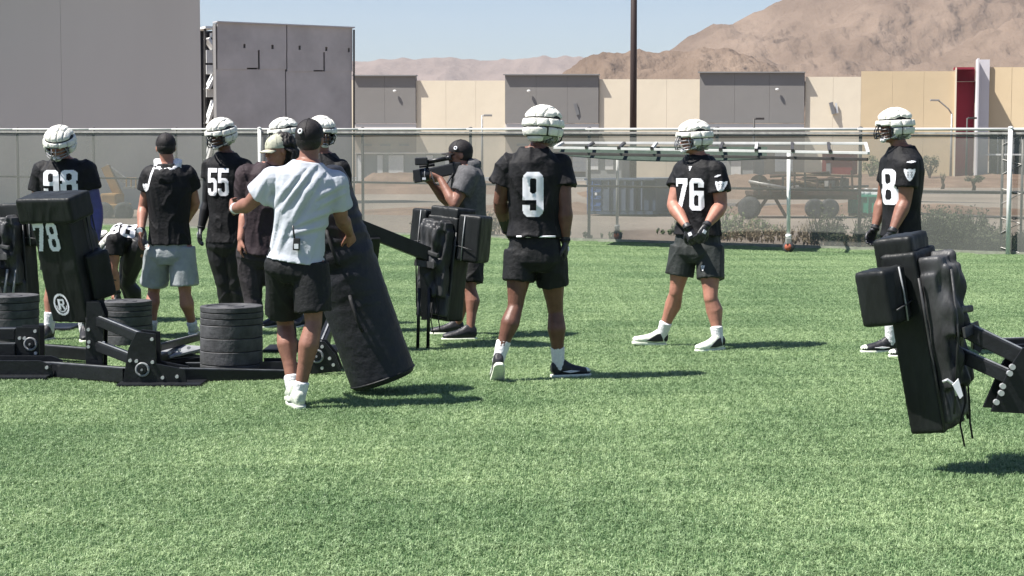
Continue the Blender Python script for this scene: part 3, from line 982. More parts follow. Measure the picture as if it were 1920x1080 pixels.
# warehouse
WL = Line((560, 160), (1950, 146))
wc = {k: mat('warehouse_'+k, c, .85, .15, .05, .15, .25, 1.2, bdist=.05) for k, c in
      dict(grey=(.205, .197, .188), cream=(.66, .585, .46), tan=(.55, .44, .29), pale=(.60, .56, .52), beige=(.36, .31, .26), red=(.24, .03, .05), fin=(.60, .58, .60), dim=(.22, .22, .22)).items()}
wh = thing('warehouse', 'long cream and grey warehouse with red entrance bay beyond the lot', 'building', WL.pt(1300, 333))
panels = [(560, 665, 'cream', 150), (665, 781, 'grey', 143), (781, 948, 'cream', 151), (948, 1123, 'grey', 141.5), (1123, 1312, 'cream', 148.5), (1312, 1508, 'grey', 137), (1508, 1612, 'cream', 144), (1612, 1788, 'tan', 133.5)]
for x0, x1, c, yt in panels:
    k = max(1, round((x1-x0)/62))
    for i in range(k):
        a = x0+(x1-x0)*i/k; b_ = x0+(x1-x0)*(i+1)/k
        mb = MB(); WL.slab(mb, a, b_-.28, yt, 231 if c == 'grey' else 336, .25 if c == 'grey' else 0, .5)
        add('wall_panel', mb, wc[c], wh)
    if c == 'grey':
        add('cornice', WL.slab(MB(), x0-2, x1+2, yt-2.2, yt, .55, .6), wc['dim'], wh)
        add('window_band', WL.slab(MB(), x0, x1, 232, 240, .15, .5), wc['pale'], wh)
        add('wall_base', WL.slab(MB(), x0, x1, 240.5, 336, .0, .5), wc['beige'], wh)
        add('canopy', WL.slab(MB(), x0-4, x1+4, 250, 253, 1.6, 1.6), wc['dim'], wh)
        add('wall_lamp', MB().ell(WL.pt((x0+x1)/2 + (20 if x0 < 700 else (-42 if x0 < 1000 else 48)), 171 if x0 < 1200 else 168, .5), (.17, 0, 0), (0, .12, 0), (0, 0, .11), 8, 5), M['whitepaint'], wh)
        for q in range(3):
            xa = x0+(x1-x0)*(.12+q*.3)
            add('window', WL.slab(MB(), xa, xa+(x1-x0)*.16, 270, 274, .06, .1), wc['dim'], wh)
            dr = add('loading_door', WL.slab(MB(), xa, xa+(x1-x0)*.17, 286, 322, .08, .12), M['whitepaint'] if q != 1 else wc['dim'], wh)
            for z in range(4):
                add('door_slat', WL.slab(MB(), xa, xa+(x1-x0)*.17, 287+z*9, 294+z*9, .14, .05), M['whitepaint'] if q != 1 else wc['dim'], dr)
for px, py in ((1082, 206), (1561, 204)):
    n = WL.n(); c = WL.pt(px, py, .2)
    add('ladder_box', MB().beam(c+V((-.16, 0, .55)), c+V((.12, 0, -.45)), .34, .3), wc['dim'], wh)
    add('ladder_box', MB().beam(c+V((.28, 0, .5)), c+V((.42, 0, -.4)), .12, .2), M['whitepaint'], wh)
# entrance bay: recess, fin, right block, glazing
add('recess_wall', WL.slab(MB(), 1789, 1826, 128, 336, -1.6, .4), wc['red'], wh)
add('recess_return', WL.slab(MB(), 1787, 1790, 127, 336, .3, 2.2), wc['cream'], wh)
add('recess_soffit', WL.slab(MB(), 1789, 1827, 126, 130, .1, 1.9), wc['red'], wh)
add('entrance_fin', WL.slab(MB(), 1826, 1829, 112, 336, 2.4, 3.0), wc['fin'], wh)
add('entrance_pier', WL.slab(MB(), 1829.5, 1851, 112, 336, .3, 2.6), wc['fin'], wh)
RL = Line((1851, 147), (2250, 140))
for a, b_ in ((1852, 1895), (1895.5, 1945), (1945.5, 2000), (2000.5, 2080), (2080.5, 2180)):
    add('wall_panel', RL.slab(MB(), a, b_, 126, 244, 0, .5), wc['tan'], wh)
add('wall_base', RL.slab(MB(), 1852, 2180, 244.5, 336, -.5, .4), wc['dim'], wh)
M['bglass'] = mat('building_glass', (.05, .065, .07), .08, .8)
for i in range(9):
    for j, (yt, yb) in enumerate(((248, 268), (270, 290), (292, 326))):
        a = 1856+i*15
        fr = add('window', RL.slab(MB(), a, a+13.6, yt, yb, -.35, .15), M['bglass'], wh)
        if i < 5: add('window_frame', RL.slab(MB(), a+13.2, a+14.6, yt, yb, -.2, .2), M['whitepaint'], fr)
add('entrance_canopy', RL.slab(MB(), 1853, 1990, 288.5, 291.5, 1.5, 2.0), M['whitepaint'], wh)
add('roof', MB().poly([WL.pt(560, 152, -.6), WL.pt(1788, 152, -.6), WL.pt(2180, 150, -.6)+V((0, 0, 0)), WL.pt(2180, 150, -.6)+V((10, 60, 0)), WL.pt(560, 152, -.6)+V((-6, 60, 0))]), wc['pale'], wh)
# small red shed and grey sheds seen under the cage roof
def block(name, label, cat, px0, px1, pyt, Y, col, depth=4, roof=True, top=None):
    L = Line((px0, Y), (px1, Y*.995)); r = thing(name, label, cat, L.pt((px0+px1)/2, 300+F*1.55/Y))
    yb = 300+F*1.55/Y+1
    wl_ = add('wall', L.slab(MB(), px0, px1, pyt, yb, 0, depth), col, r)
    if roof: add('roof', L.slab(MB(), px0-.8, px1+.8, pyt-1.6, pyt, .3, depth+.6), top or wc['pale'], r)
    return r, L, yb
M['redwall'] = mat('red_wall', (.20, .035, .035), .8, .2, .15, .5)
M['greywall'] = mat('grey_wall', (.30, .31, .31), .8, .2, .15, .5)
r, L, yb = block('red_shed', 'dark red shed below the cage roof left of the green trees', 'shed', 1541, 1597, 288, 120, M['redwall'])
add('door', L.slab(MB(), 1549, 1557, 306, yb-.4, .08, .1), wc['dim'], r)
r, L, yb = block('site_office', 'low grey site office with white doors beside the grey tower', 'building', 668, 872, 288, 110, M['greywall'])
for a, b_ in ((672, 682), (708, 718), (729, 757), (800, 812), (835, 850)):
    d_ = add('door', L.slab(MB(), a, b_, 291, yb-1, .08, .1), M['whitepaint'], r)
    add('door_frame', L.slab(MB(), a-1.2, b_+1.2, 289.5, 291, .12, .15), wc['dim'], d_)
r, L, yb = block('site_cabin', 'pale flat-roofed cabin behind the blue dumpster', 'building', 1098, 1165, 290, 112, M['greywall'])
for a, b_ in ((1102, 1122), (1135, 1150)): add('window', L.slab(MB(), a, b_, 295, 318, .08, .1), M['whitepaint'], r)
r, L, yb = block('grey_cabin', 'grey cabin with white door below the middle of the cage roof', 'building', 1362, 1412, 293, 112, M['greywall'])
add('door', L.slab(MB(), 1371, 1389, 302, yb-1, .08, .1), M['whitepaint'], r)

# grey hall at the left and the concrete tower
M['hall'] = mat('hall_render_grey', (.56, .535, .50), .9, .1, .035, .35, .15, 3, stretch=(1, 1, .2), bdist=.02)
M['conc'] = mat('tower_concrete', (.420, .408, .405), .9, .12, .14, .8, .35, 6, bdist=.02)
HL = Line((-250, 51.0), (380, 56.0))
hall = thing('hall', 'tall plain grey hall wall at the left edge', 'building', HL.pt(200, 388))
for a, b_ in ((-250, 120), (120.4, 380)):
    add('wall_panel', HL.slab(MB(), a, b_, -28, 392, 0, 1.5), M['hall'], hall)
add('cornice', HL.slab(MB(), -250, 380, -38, -28.3, .1, 1.7), M['hall'], hall)
TL = Line((407, 60.0), (663, 62.7))
tw = thing('concrete_tower', 'dark grey concrete tower block with form-tie holes', 'building', TL.pt(530, 383))
n = TL.n()
# front face in two leaves with a recessed joint, each with an L-shaped rebate and round tie holes
def holed(x0, x1, t0, t1, rects, name):
    """wall leaf made of strips around the rectangular openings so that they are real recesses"""
    xs_ = sorted({x0, x1}|{r[0] for r in rects}|{r[2] for r in rects}); ys_ = sorted({0.0}|{r[1] for r in rects}|{r[3] for r in rects})
    mb = MB()
    def top(x): return t0+(t1-t0)*(x-x0)/(x1-x0)
    ys2 = ys_+[999]
    for i in range(len(xs_)-1):
        for j in range(len(ys2)-1):
            a, b_ = xs_[i], xs_[i+1]; c, d = ys2[j], ys2[j+1]
            if any(r[0] <= a+.01 and b_-.01 <= r[2] and r[1] <= c+.01 and d-.01 <= r[3] for r in rects): continue
            f = lambda x, y: (top(x) if y == 0 else (386 if y == 999 else y))
            TL.slab(mb, a, b_, f(a, c), f(a, d), 0, .12, f(b_, c), f(b_, d))
    return add(name, mb, M['conc'], tw)
hol = [(456.5, 82.5, 460.5, 90), (509, 84, 513.5, 92), (484, 94, 487.5, 130), (463, 127, 483.9, 130)]
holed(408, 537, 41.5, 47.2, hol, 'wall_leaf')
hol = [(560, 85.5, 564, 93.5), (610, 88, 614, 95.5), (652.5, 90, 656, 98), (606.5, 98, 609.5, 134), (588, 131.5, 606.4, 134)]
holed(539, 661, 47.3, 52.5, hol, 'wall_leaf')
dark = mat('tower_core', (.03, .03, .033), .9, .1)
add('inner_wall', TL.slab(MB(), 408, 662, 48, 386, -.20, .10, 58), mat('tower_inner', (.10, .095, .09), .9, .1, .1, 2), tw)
add('coping', TL.slab(MB(), 405.5, 663.5, 39.6, 41.8, .10, .45, 50.6, 52.8), mat('coping_pale', (.42, .42, .44), .8, .2), tw)
a0 = TL.pt(407.4, 386, .04); a1 = TL.pt(407.4, 44, .04)
add('side_wall', MB().prism([a0, a0+V((-.09, .0, 0)), V((a0.x-.09, a0.y, a1.z)), V((a0.x, a0.y, a1.z))], V((.0, .34, 0))), mat('side_wall_pale', (.50, .49, .47), .85, .15, .1, 1), tw)
add('rear_block', TL.slab(MB(), 545, 660, 60, 386, -.60, 3.0, 62), mat('tower_rear', (.22, .21, .20), .9, .1, .1, 2), tw)
add('downpipe', MB().tube([TL.pt(661.5, 386, .1), TL.pt(661.5, 56, .1)], .035, 8), M['darkpost'], tw)
# stair frame in the gap
sf = thing('stair_frame', 'dark open stair frame with white landings in the gap between hall and tower', 'stairs', P(392, 383, 61))
SLn = Line((370, 63), (420, 63.5))
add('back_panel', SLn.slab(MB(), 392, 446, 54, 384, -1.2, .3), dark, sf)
for x in (384.5, 403):
    add('post', MB().tube([SLn.pt(x, 384, 0), SLn.pt(x, 54, 0)], .05, 8), M['darkpost'], sf)
add('roof_slab', SLn.slab(MB(), 380, 405, 50, 54, .3, 1.5), M['whitepaint'], sf)
for yt, yb_ in ((62, 70), (94, 118), (122, 139), (167, 182)):
    add('landing_panel', SLn.slab(MB(), 385.5 if yt > 70 else 395, 401, yt, yb_, .1, .2), M['whitepaint'], sf)
for i, (ya, yb_) in enumerate(((232, 188), (140, 168), (300, 250), (95, 72))):
    add('stair_flight', MB().beam(SLn.pt(387 if i % 2 == 0 else 401, ya, .05), SLn.pt(401 if i % 2 == 0 else 387, yb_, .05), .5, .10), M['whitepaint'], sf)

# ---------------------------------------------------------------- dirt berms, kerbs of the lot
def berm(px0, px1, Y0_, Y1_, h, seed, name='dirt_bank'):
    vs = []; fs = []; nx, ny = 70, 10
    for j in range(ny+1):
        for i in range(nx+1):
            px = px0+(px1-px0)*i/nx; Y = Y0_+(Y1_-Y0_)*j/ny; X = (px-960)/F*(Y0_+Y1_)/2
            e = math.sin(math.pi*j/ny)*min(1, 6*min(i, nx-i)/nx)
            z = h*e*(.75+.5*noise.noise(V((X*.25, Y*.3, seed))))+.12*e*noise.noise(V((X*1.7, Y*1.9, seed)))
            vs.append((X, Y, z-.03))
    for j in range(ny):
        for i in range(nx):
            a = j*(nx+1)+i; fs.append((a, a+1, a+nx+2, a+nx+1))
    me = bpy.data.meshes.new(name); me.from_pydata(vs, [], fs); me.polygons.foreach_set('use_smooth', [True]*len(fs)); me.update()
    return struct(put(name, me, M['dirt']))
M['dirt'] = mat('brown_dirt', (.16, .105, .075), .95, .05, 0, .5, .7, 3, col2=(.27, .19, .14), bdist=.1)
berm(655, 960, 78, 96, 1.0, 1); berm(1085, 1640, 68, 84, .95, 2); berm(1240, 2050, 96, 118, .8, 3); berm(640, 2000, 48, 56, .25, 5)
M['asph'] = mat('lot_asphalt', (.13, .125, .12), .9, .15, .2, .6, .3, 8)
mb = MB(); mb.quad(P(640, 300, 128)*1, P(2100, 300, 128), P(2100, 300, 143), P(640, 300, 143))
for v in mb.v: v.z = .0
struct(add('road', mb, M['asph']))
mb = MB()
for Y in (127.6, 143.2):
    a = P(620, 300, Y); b_ = P(2120, 300, Y); mb.beam((a.x, Y, .05), (b_.x, Y, .05), .3, .14)
struct(add('road_kerb', mb, M['whitepaint']))

# trees and bushes
M['leaf'] = mat('leaf_desert_green', (.075, .105, .035), .7, .2, 0, 2, col2=(.13, .15, .06))
M['leafd'] = mat('leaf_dark', (.045, .060, .030), .7, .2, 0, 2, col2=(.085, .095, .05))
M['bark'] = mat('bark', (.10, .075, .055), .9, .1, .3, 6)
M['dry'] = mat('dry_weed', (.23, .19, .12), .8, .1, 0, 3, col2=(.34, .28, .19))
M['weed'] = mat('weed_green', (.09, .13, .05), .7, .15, 0, 3, col2=(.17, .21, .10))
def leafcloud(mb, c, rx, ry, rz, n, s, rnd, clumps=9):
    cs = []
    for i in range(clumps):
        a = rnd.uniform(0, 6.28); e = rnd.uniform(-.8, 1); r = rnd.uniform(.35, .85)
        cs.append((V((math.cos(a)*math.cos(e)*rx*r, math.sin(a)*math.cos(e)*ry*r, math.sin(e)*rz*r)), rnd.uniform(.3, .5)))
    for i in range(n):
        q, r = rnd.choice(cs)
        d = V((rnd.gauss(0, 1), rnd.gauss(0, 1), rnd.gauss(0, 1))).normalized()*rnd.uniform(.5, 1)
        p = V(c)+q+V((d.x*rx*r, d.y*ry*r, d.z*rz*r))
        u = V((rnd.gauss(0, 1), rnd.gauss(0, 1), rnd.gauss(0, 1))).normalized(); w = u.orthogonal().normalized()
        ss = s*rnd.uniform(.6, 1.3)
        mb.quad(p-u*ss, p-w*ss*.5, p+u*ss, p+w*ss*.5)
def tree(label, px, pyt, Y, wpx, m, seed, trunk=.35, n=900, s=None):
    rnd = random.Random(seed); g = P(px, 300, Y); k = Y/F
    top = EYE.z+(300-pyt)*k; w = wpx*k/2; z0 = top*trunk
    r = thing('tree', label, 'tree', (g.x, Y, 0))
    tb = MB()
    tb.tube([(g.x, Y, -.05), (g.x+.05, Y, z0*.6), (g.x-.03, Y, z0*1.1), (g.x+.02, Y, top*.75)], [.11, .085, .065, .02], 8)
    for i in range(5):
        a = i*1.3+seed; zz = z0*(.7+.12*i)
        tb.tube([(g.x, Y, zz), (g.x+math.cos(a)*w*.35, Y+math.sin(a)*w*.35, zz+(top-zz)*.35), (g.x+math.cos(a)*w*.7, Y+math.sin(a)*w*.7, zz+(top-zz)*.6)], [.045, .03, .01], 6)
    add('trunk', tb, M['bark'], r, True)
    mb = MB(); leafcloud(mb, (g.x, Y, (z0+top)/2), w, w, (top-z0)/2, n, s or w*.09, rnd, 11)
    add('crown', mb, m, r)
tree('loose pale green tree right of the red shed', 1634, 289, 105, 42, M['leaf'], 1, .2)
tree('small dark tree behind the shoulder of player 8', 1744, 288, 105, 38, M['leafd'], 2, .25)
tree('small round-crowned tree below the red entrance', 1826, 326, 84, 36, M['leafd'], 4, .45, 700)
tree('short green tree between grey tower and red shed, near player 76', 1392, 287, 116, 30, M['leaf'], 5, .2, 500)
tree('thin dark sapling at the foot of the tan wall', 1768, 322, 92, 16, M['leafd'], 6, .4, 260)

def weeds(name, label, rng, n, off0, off1, hmax, m, seed, leaf=.02, cat='plants'):
    rnd = random.Random(seed); mb = MB()
    for i in range(n):
        px = rnd.uniform(*rng); p = fpt(px)+EN*rnd.uniform(off0, off1)
        if noise.noise(V((p.x*.55, p.y*.55, seed*3.3))) < rnd.uniform(-.25, .2): continue
        h = hmax*(.18+1.0*abs(noise.noise(V((px*.022, seed, 0)))*1.8+.1))*rnd.uniform(.4, 1.15)
        for k in range(rnd.randint(3, 6)):
            a = rnd.uniform(0, 6.28); d = V((math.cos(a), math.sin(a), 0))*rnd.uniform(.1, .45)*h
            q0 = V((p.x, p.y, 0)); q1 = q0+V((0, 0, h*.55))+d*.4; q2 = q0+V((0, 0, h))+d
            w = V((.006, 0, 0)); mb.quad(q0-w, q0+w, q1+w, q1-w); mb.poly([q1-w, q1+w, q2])
            for t in range(5):
                c = q0.lerp(q2, rnd.uniform(.25, 1))+V((rnd.gauss(0, .05), rnd.gauss(0, .05), rnd.gauss(0, .03)))*h
                u = V((rnd.gauss(0, 1), rnd.gauss(0, 1), rnd.gauss(0, 1))).normalized(); ww = u.orthogonal()
                s_ = leaf*rnd.uniform(.6, 1.4)
                mb.quad(c-u*s_, c-ww*s_*.45, c+u*s_, c+ww*s_*.45)
    o = add(name, mb, m); o['kind'] = 'stuff'; tag(o, label, cat); return o
weeds('green_weeds', 'green weeds growing behind the screen below the blue dumpster', (1060, 1260), 330, .35, 5.2, .55, M['weed'], 2, .03)
weeds('dry_weeds', 'dry scrub growing behind the screen in the middle of the fence', (1230, 1620), 420, .35, 4.2, .5, M['dry'], 3)
weeds('dark_scrub', 'dark low scrub behind the screen at the right', (1480, 1885), 1250, .35, 2.6, .74, M['leafd'], 4, .03)
weeds('brown_brush', 'brown brush pile behind the screen left of the cameraman', (690, 860), 220, .3, 1.6, .4, M['dry'], 5, .03)
# ================================================================== fence
scr = bpy.data.materials.new('windscreen_mesh'); scr.use_nodes = True
nt = scr.node_tree; nt.nodes.clear()
out = nt.nodes.new('ShaderNodeOutputMaterial'); mxs = nt.nodes.new('ShaderNodeMixShader'); tr = nt.nodes.new('ShaderNodeBsdfTransparent'); df = nt.nodes.new('ShaderNodeBsdfDiffuse')
tcn = nt.nodes.new('ShaderNodeTexCoord'); nn_ = nt.nodes.new('ShaderNodeTexNoise'); nn_.inputs['Scale'].default_value = .9; nn_.inputs['Detail'].default_value = 5
mr = nt.nodes.new('ShaderNodeMapRange'); mr.inputs[1].default_value = .3; mr.inputs[2].default_value = .7; mr.inputs[3].default_value = .54; mr.inputs[4].default_value = .70
nt.links.new(tcn.outputs['Object'], nn_.inputs['Vector']); nt.links.new(nn_.outputs['Fac'], mr.inputs[0]); nt.links.new(mr.outputs[0], mxs.inputs[0])
df.inputs['Color'].default_value = (.155, .160, .150, 1)
nt.links.new(tr.outputs[0], mxs.inputs[1]); nt.links.new(df.outputs[0], mxs.inputs[2]); nt.links.new(mxs.outputs[0], out.inputs[0])
posts = [1892, 1605, 1337, 1098, 876, 674]
spts = [(fpt(p)-E0).dot(ED) for p in posts]
stp = (spts[0]-spts[-1])/5
ss = [spts[0]+stp*k for k in (4, 3, 2, 1)]+spts+[spts[-1]-stp*k for k in range(1, 9)]
def topz(s):
    """fence height: the top rail climbs slowly towards the far end"""
    t = max(-.3, min(1.4, s/((fpt(1892)-E0).length)))
    return 2.33-.26*t
fence = thing('fence', 'white-railed fence with grey see-through windscreen along the field edge', 'fence', fline(10))
for i, s in enumerate(ss):
    w = i in (4, 10)
    p = fline(s, -.06 if w else .12); z = topz(s)
    po = add('post', MB().tube([(p.x, p.y, -.05), (p.x, p.y, z-.015)], .038 if w else .030, 10), M['whitepaint'] if w else M['darkpost'], fence, True)
    add('post_cap', MB().ell((p.x, p.y, z-.0), (.045, 0, 0), (0, .045, 0), (0, 0, .03), 10, 6), M['whitepaint'] if w else M['darkpost'], po, True)
    if i == 4:
        for dx, mm in ((-.16, 'galv'), (.17, 'galv')):
            q = fline(s+dx, .05); add('gate_upright', MB().tube([(q.x, q.y, -.02), (q.x, q.y, z-.06)], .022, 8), M[mm], fence, True)
        for k in range(8):
            zz = .12+k*.24; a = fline(s-.15, .02, zz); b_ = fline(s+.16, .02, zz+(.16 if k % 2 else -.08)); add('lacing', MB().tube([a, b_], .006, 5), M['galv'], fence)
for i in range(len(ss)-1):
    a, b_ = ss[i], ss[i+1]; za, zb = topz(a), topz(b_)
    pa, pb = fline(a), fline(b_)
    add('top_rail', MB().tube([(pa.x, pa.y, za-.02), (pb.x, pb.y, zb-.02)], .024, 8), M['railwhite'], fence, True)
    qa, qb = fline(a, .10), fline(b_, .10)
    add('mid_rail', MB().tube([(qa.x, qa.y, za*.49), (qb.x, qb.y, zb*.49)], .022, 8), M['darkpost'], fence, True)
    ua, ub = fline(a, .07), fline(b_, .07)
    add('upper_wire', MB().tube([(ua.x, ua.y, za-.13), (ub.x, ub.y, zb-.13)], .014, 6), M['galv'], fence, True)
    # screen panel: slightly billowing sheet with hem
    mb = MB(); n_ = 16; rows = []
    for k in range(7):
        t = k/6; row = []
        for j in range(n_+1):
            u = j/n_; s = a+(b_-a)*u; zt = lerp(za, zb, u)-.07
            bel = -.045*math.sin(math.pi*t)*math.sin(math.pi*u)*(1+.8*noise.noise(V((s*.9, t*3, 0))))
            row.append(fline(s, .0+bel+.03, .02+(zt-.02)*t))
        rows.append(row)
    mb.rings(rows, caps=False, closed=False)
    so = add('windscreen', mb, scr, fence, True)
    he = MB(); 
    he.beam(fline(a, -.005, za-.085), fline(b_, -.005, zb-.085), .006, .035)
    add('screen_hem', he, M['galv'], so)

# second low rails out in the lot
gr = thing('lot_rail', 'low dark guard rails across the dirt lot at the right', 'rail', (14, 60, 0))
for (x0, y0), (x1, y1), Y in (((1650, 377), (1990, 385), 64), ((1655, 398), (1990, 412), 47)):
    a = P(x0, y0, Y); b_ = P(x1, y1, Y-3); add('rail', MB().tube([a, b_], .035, 8), M['darkpost'], gr, True)
    for k in range(5):
        p = a.lerp(b_, k/4); add('post', MB().tube([(p.x, p.y, -.05), (p.x, p.y, p.z)], .04, 8), M['darkpost'], gr, True)
for (x0, y0), (x1, y1), Y in (((1655, 364), (1990, 372), 79), ((1290, 389), (1480, 392), 56)):
    a = P(x0, y0, Y); b_ = P(x1, y1, Y-1); o = add('kerb_stone', MB().beam((a.x, a.y, .07), (b_.x, b_.y, .07), .3, .16), M['galv']); struct(o)

# ================================================================== poles and lamps
pole = thing('light_pole', 'tall dark floodlight pole rising out of the picture behind the fence', 'pole', (P(1187, 300, 85).x, 85, 0))
px_ = P(1187, 300, 85).x
add('shaft', MB().tube([(px_, 85, .5), (px_, 85, 6), (px_, 85, 14)], [.175, .165, .14], 16), mat('pole_dark', (.035, .024, .022), .6, .3), pole, True)
add('base', MB().tube([(px_, 85, -.05), (px_, 85, .55)], .26, 16), M['galv'], pole, True, .02)
add('base_plate', MB().box((px_, 85, .58), .5, .5, .04), M['galv'], pole)
add('crossarm', MB().box((px_, 85, 13.8), 3.2, .14, .14), M['darkpost'], pole)
for k in (-1.3, 0, 1.3): add('floodlight', MB().box((px_+k, 84.75, 14.0), .5, .25, .4, Matrix.Rotation(.5, 3, 'X')), M['galv'], pole, False, .03)
def lamp(label, px, pyt, Y, arm, m='galv'):
    g = P(px, 300, Y); k = Y/F; z = EYE.z+(300-pyt)*k
    r = thing('street_lamp', label, 'lamp post', (g.x, Y, 0), 'lamp posts beyond the fence')
    add('pole', MB().tube([(g.x, Y, -.05), (g.x, Y, z)], [.10, .06], 10), M[m], r, True)
    if arm > 0:
        add('arm', MB().tube([(g.x, Y, z-.03), (g.x+arm, Y, z+.02)], .05, 8), M[m], r, True)
        add('lamp_head', MB().box((g.x+arm+.15, Y, z), .6, .28, .14), M[m], r, False, .02)
    else:
        add('arm', MB().tube([(g.x, Y, z-.03), (g.x-.25, Y, z+.35), (g.x-.8, Y, z+.8), (g.x+arm, Y, z+.95)], .05, 8), M[m], r, True)
        add('lamp_head', MB().box((g.x+arm-.2, Y, z+.93), .6, .26, .12), M[m], r, False, .02)
lamp('square lamp post in front of the cream wall, left of player 9', 904, 217, 120, .25)
lamp('square lamp post in front of the grey panel, right of player 76', 1413, 223, 120, .25, 'darkpost')
lamp('curved-arm street lamp in front of the tan wall', 1783, 214, 118, -1.0)
lamp('short lamp post in front of the red entrance wall', 1812, 222, 130, .25, 'darkpost')

# ================================================================== things in the lot
M['bluep'] = mat('blue_steel', (.045, .10, .26), .6, .3, .25, 1.5)
M['bluegrey'] = mat('bluegrey_steel', (.085, .11, .16), .6, .3, .25, 1.5)
M['navy'] = mat('navy_steel', (.03, .05, .09), .6, .3, .25, 1.5)
Yd = 48.0
DL = Line((1096, Yd), (1230, Yd-1.0))
dp = thing('dumpster', 'blue and slate dumpster on the dirt behind the chute legs', 'dumpster', DL.pt(1160, 400))
add('side_panel', DL.slab(MB(), 1101, 1128, 337, 396, .03, 1.6), M['bluep'], dp, False, .02)
add('side_panel', DL.slab(MB(), 1128.6, 1190, 338, 396, .0, 1.6), M['bluegrey'], dp, False, .02)
add('end_panel', DL.slab(MB(), 1190.6, 1226, 338, 396, -.12, 1.5), M['navy'], dp, False, .02)
for x in (1113, 1143, 1158, 1174, 1189, 1205):
    add('rib', DL.slab(MB(), x-1.2, x+1.2, 340, 394, .09, .07), M['bluep'] if x < 1128 else M['bluegrey'], dp)
for yt in (345, 358, 371, 384): add('ridge', DL.slab(MB(), 1102, 1127, yt, yt+2.5, .07, .05), M['bluep'], dp)
add('rim', DL.slab(MB(), 1098, 1228, 334.5, 338, .10, 1.8), M['bluegrey'], dp)
add('skid', DL.slab(MB(), 1101, 1224, 396.3, 402, .02, 1.4), M['navy'], dp)
add('sticker', DL.slab(MB(), 1118, 1122, 361, 366, .10, .02), M['whitepaint'], dp)

def wheel(parent, c, axis, r, w, m='rubber', rim='galv', n=20):
    a = V(axis).normalized()
    t = add('wheel', MB().lathe(c, [(r*.6, -w/2), (r*.92, -w/2), (r, -w*.3), (r, w*.3), (r*.92, w/2), (r*.6, w/2)], n, a), M[m], parent, True)
    add('rim', MB().lathe(c, [(r*.58, -w*.4), (r*.5, -w*.2), (r*.2, -w*.35), (r*.2, w*.35), (r*.5, w*.2), (r*.58, w*.4)], n, a), M[rim], t, True)
    return t
# trailer loaded with pipe and cable drums
Yt = 46.5
tr_ = thing('flat_trailer', 'brown flatbed trailer piled with pipes and timber behind the fence', 'trailer', (P(1500, 300, Yt).x, Yt, 0))
M['rust'] = mat('rusty_steel', (.075, .045, .035), .8, .2, .4, 3, .4, 20)
M['timber'] = mat('old_timber', (.22, .16, .11), .85, .1, .3, 4, .3, 12)
X0 = P(1405, 300, Yt).x; X1 = P(1600, 300, Yt).x
add('bed', MB().box(((X0+X1)/2, Yt, .66), X1-X0, 1.6, .10), M['rust'], tr_)
for dy in (-.6, .6): add('chassis_beam', MB().box(((X0+X1)/2, Yt+dy, .56), X1-X0, .08, .14), M['rust'], tr_)
wheel(tr_, (lerp(X0, X1, .58), Yt-.85, .26), (0, 1, 0), .26, .18); wheel(tr_, (lerp(X0, X1, .72), Yt-.85, .26), (0, 1, 0), .26, .18)
for sx in (0, 1):
    add('jack_leg', MB().beam((X0+.45+sx*.1, Yt-.7, .62), (X0+.02+sx*.9, Yt-.7, 0), .08, .08), M['rust'], tr_)
add('jack_foot', MB().box((X0+.38, Yt-.7, .02), 1.3, .16, .05), M['rust'], tr_)
add('tow_bar', MB().beam((X0, Yt, .6), (X0-.35, Yt, .30), .07, .07), M['rust'], tr_)
rnd = random.Random(12)
for k in range(9):
    x = lerp(X0, X1, (k+.5)/9); hgt = rnd.uniform(.15, .62)
    add('side_stake', MB().beam((x, Yt-.78, .62), (x+rnd.uniform(-.05, .05), Yt-.78, .75+hgt), .05, .05), M[rnd.choice(['rust', 'darkpost'])], tr_)
rnd = random.Random(11)
names = ['rust-brown pipe', 'tan timber pole', 'dark pipe', 'grey steel pipe']
where = ['topmost on the flatbed trailer', 'at the near edge of the flatbed trailer', 'sticking out left of the flatbed trailer', 'in the middle of the flatbed load']
for k in range(12):
    mk_ = ['rust', 'timber', 'darkpost', 'galv'][k % 4]; y = Yt-.65+.4*(k//4)+rnd.uniform(-.1, .1); z = .76+rnd.uniform(0, .42); a = X0+rnd.uniform(-.2, 1.2); b_ = a+rnd.uniform(.9, 2.0)
    pp = MB().tube([(a, y, z), (b_, y+rnd.uniform(-.2, .2), z+rnd.uniform(-.22, .25))], rnd.uniform(.03, .06), 8)
    tag(add('pipe', pp, M[mk_], None, True), '%s, %s' % (names[k % 4], ['nearest of its colour on the flatbed trailer', 'midway back of its colour on the flatbed trailer', 'farthest of its colour on the flatbed trailer'][k//4]), 'pipe', 'pipes piled on the flatbed trailer')
for k in range(7):
    x = lerp(X0, X1, rnd.uniform(.1, .9)); y = Yt+rnd.uniform(-.6, .5); w_ = rnd.uniform(.18, .42); hh = rnd.uniform(.15, .40)
    o = add('crate', MB().box((x, y, .715+hh/2), w_, w_*.8, hh, Matrix.Rotation(rnd.uniform(-.5, .5), 3, 'Z')), M[['rust', 'darkpost', 'timber', 'rust', 'darkpost', 'galv', 'rust'][k]], None, False, .01)
    tag(o, '%s box standing among the pipes on the flatbed trailer' % ['left rust-coloured', 'black', 'tan wooden', 'squat brown', 'dark low', 'grey metal', 'small brown'][k], 'box', 'boxes on the flatbed trailer')
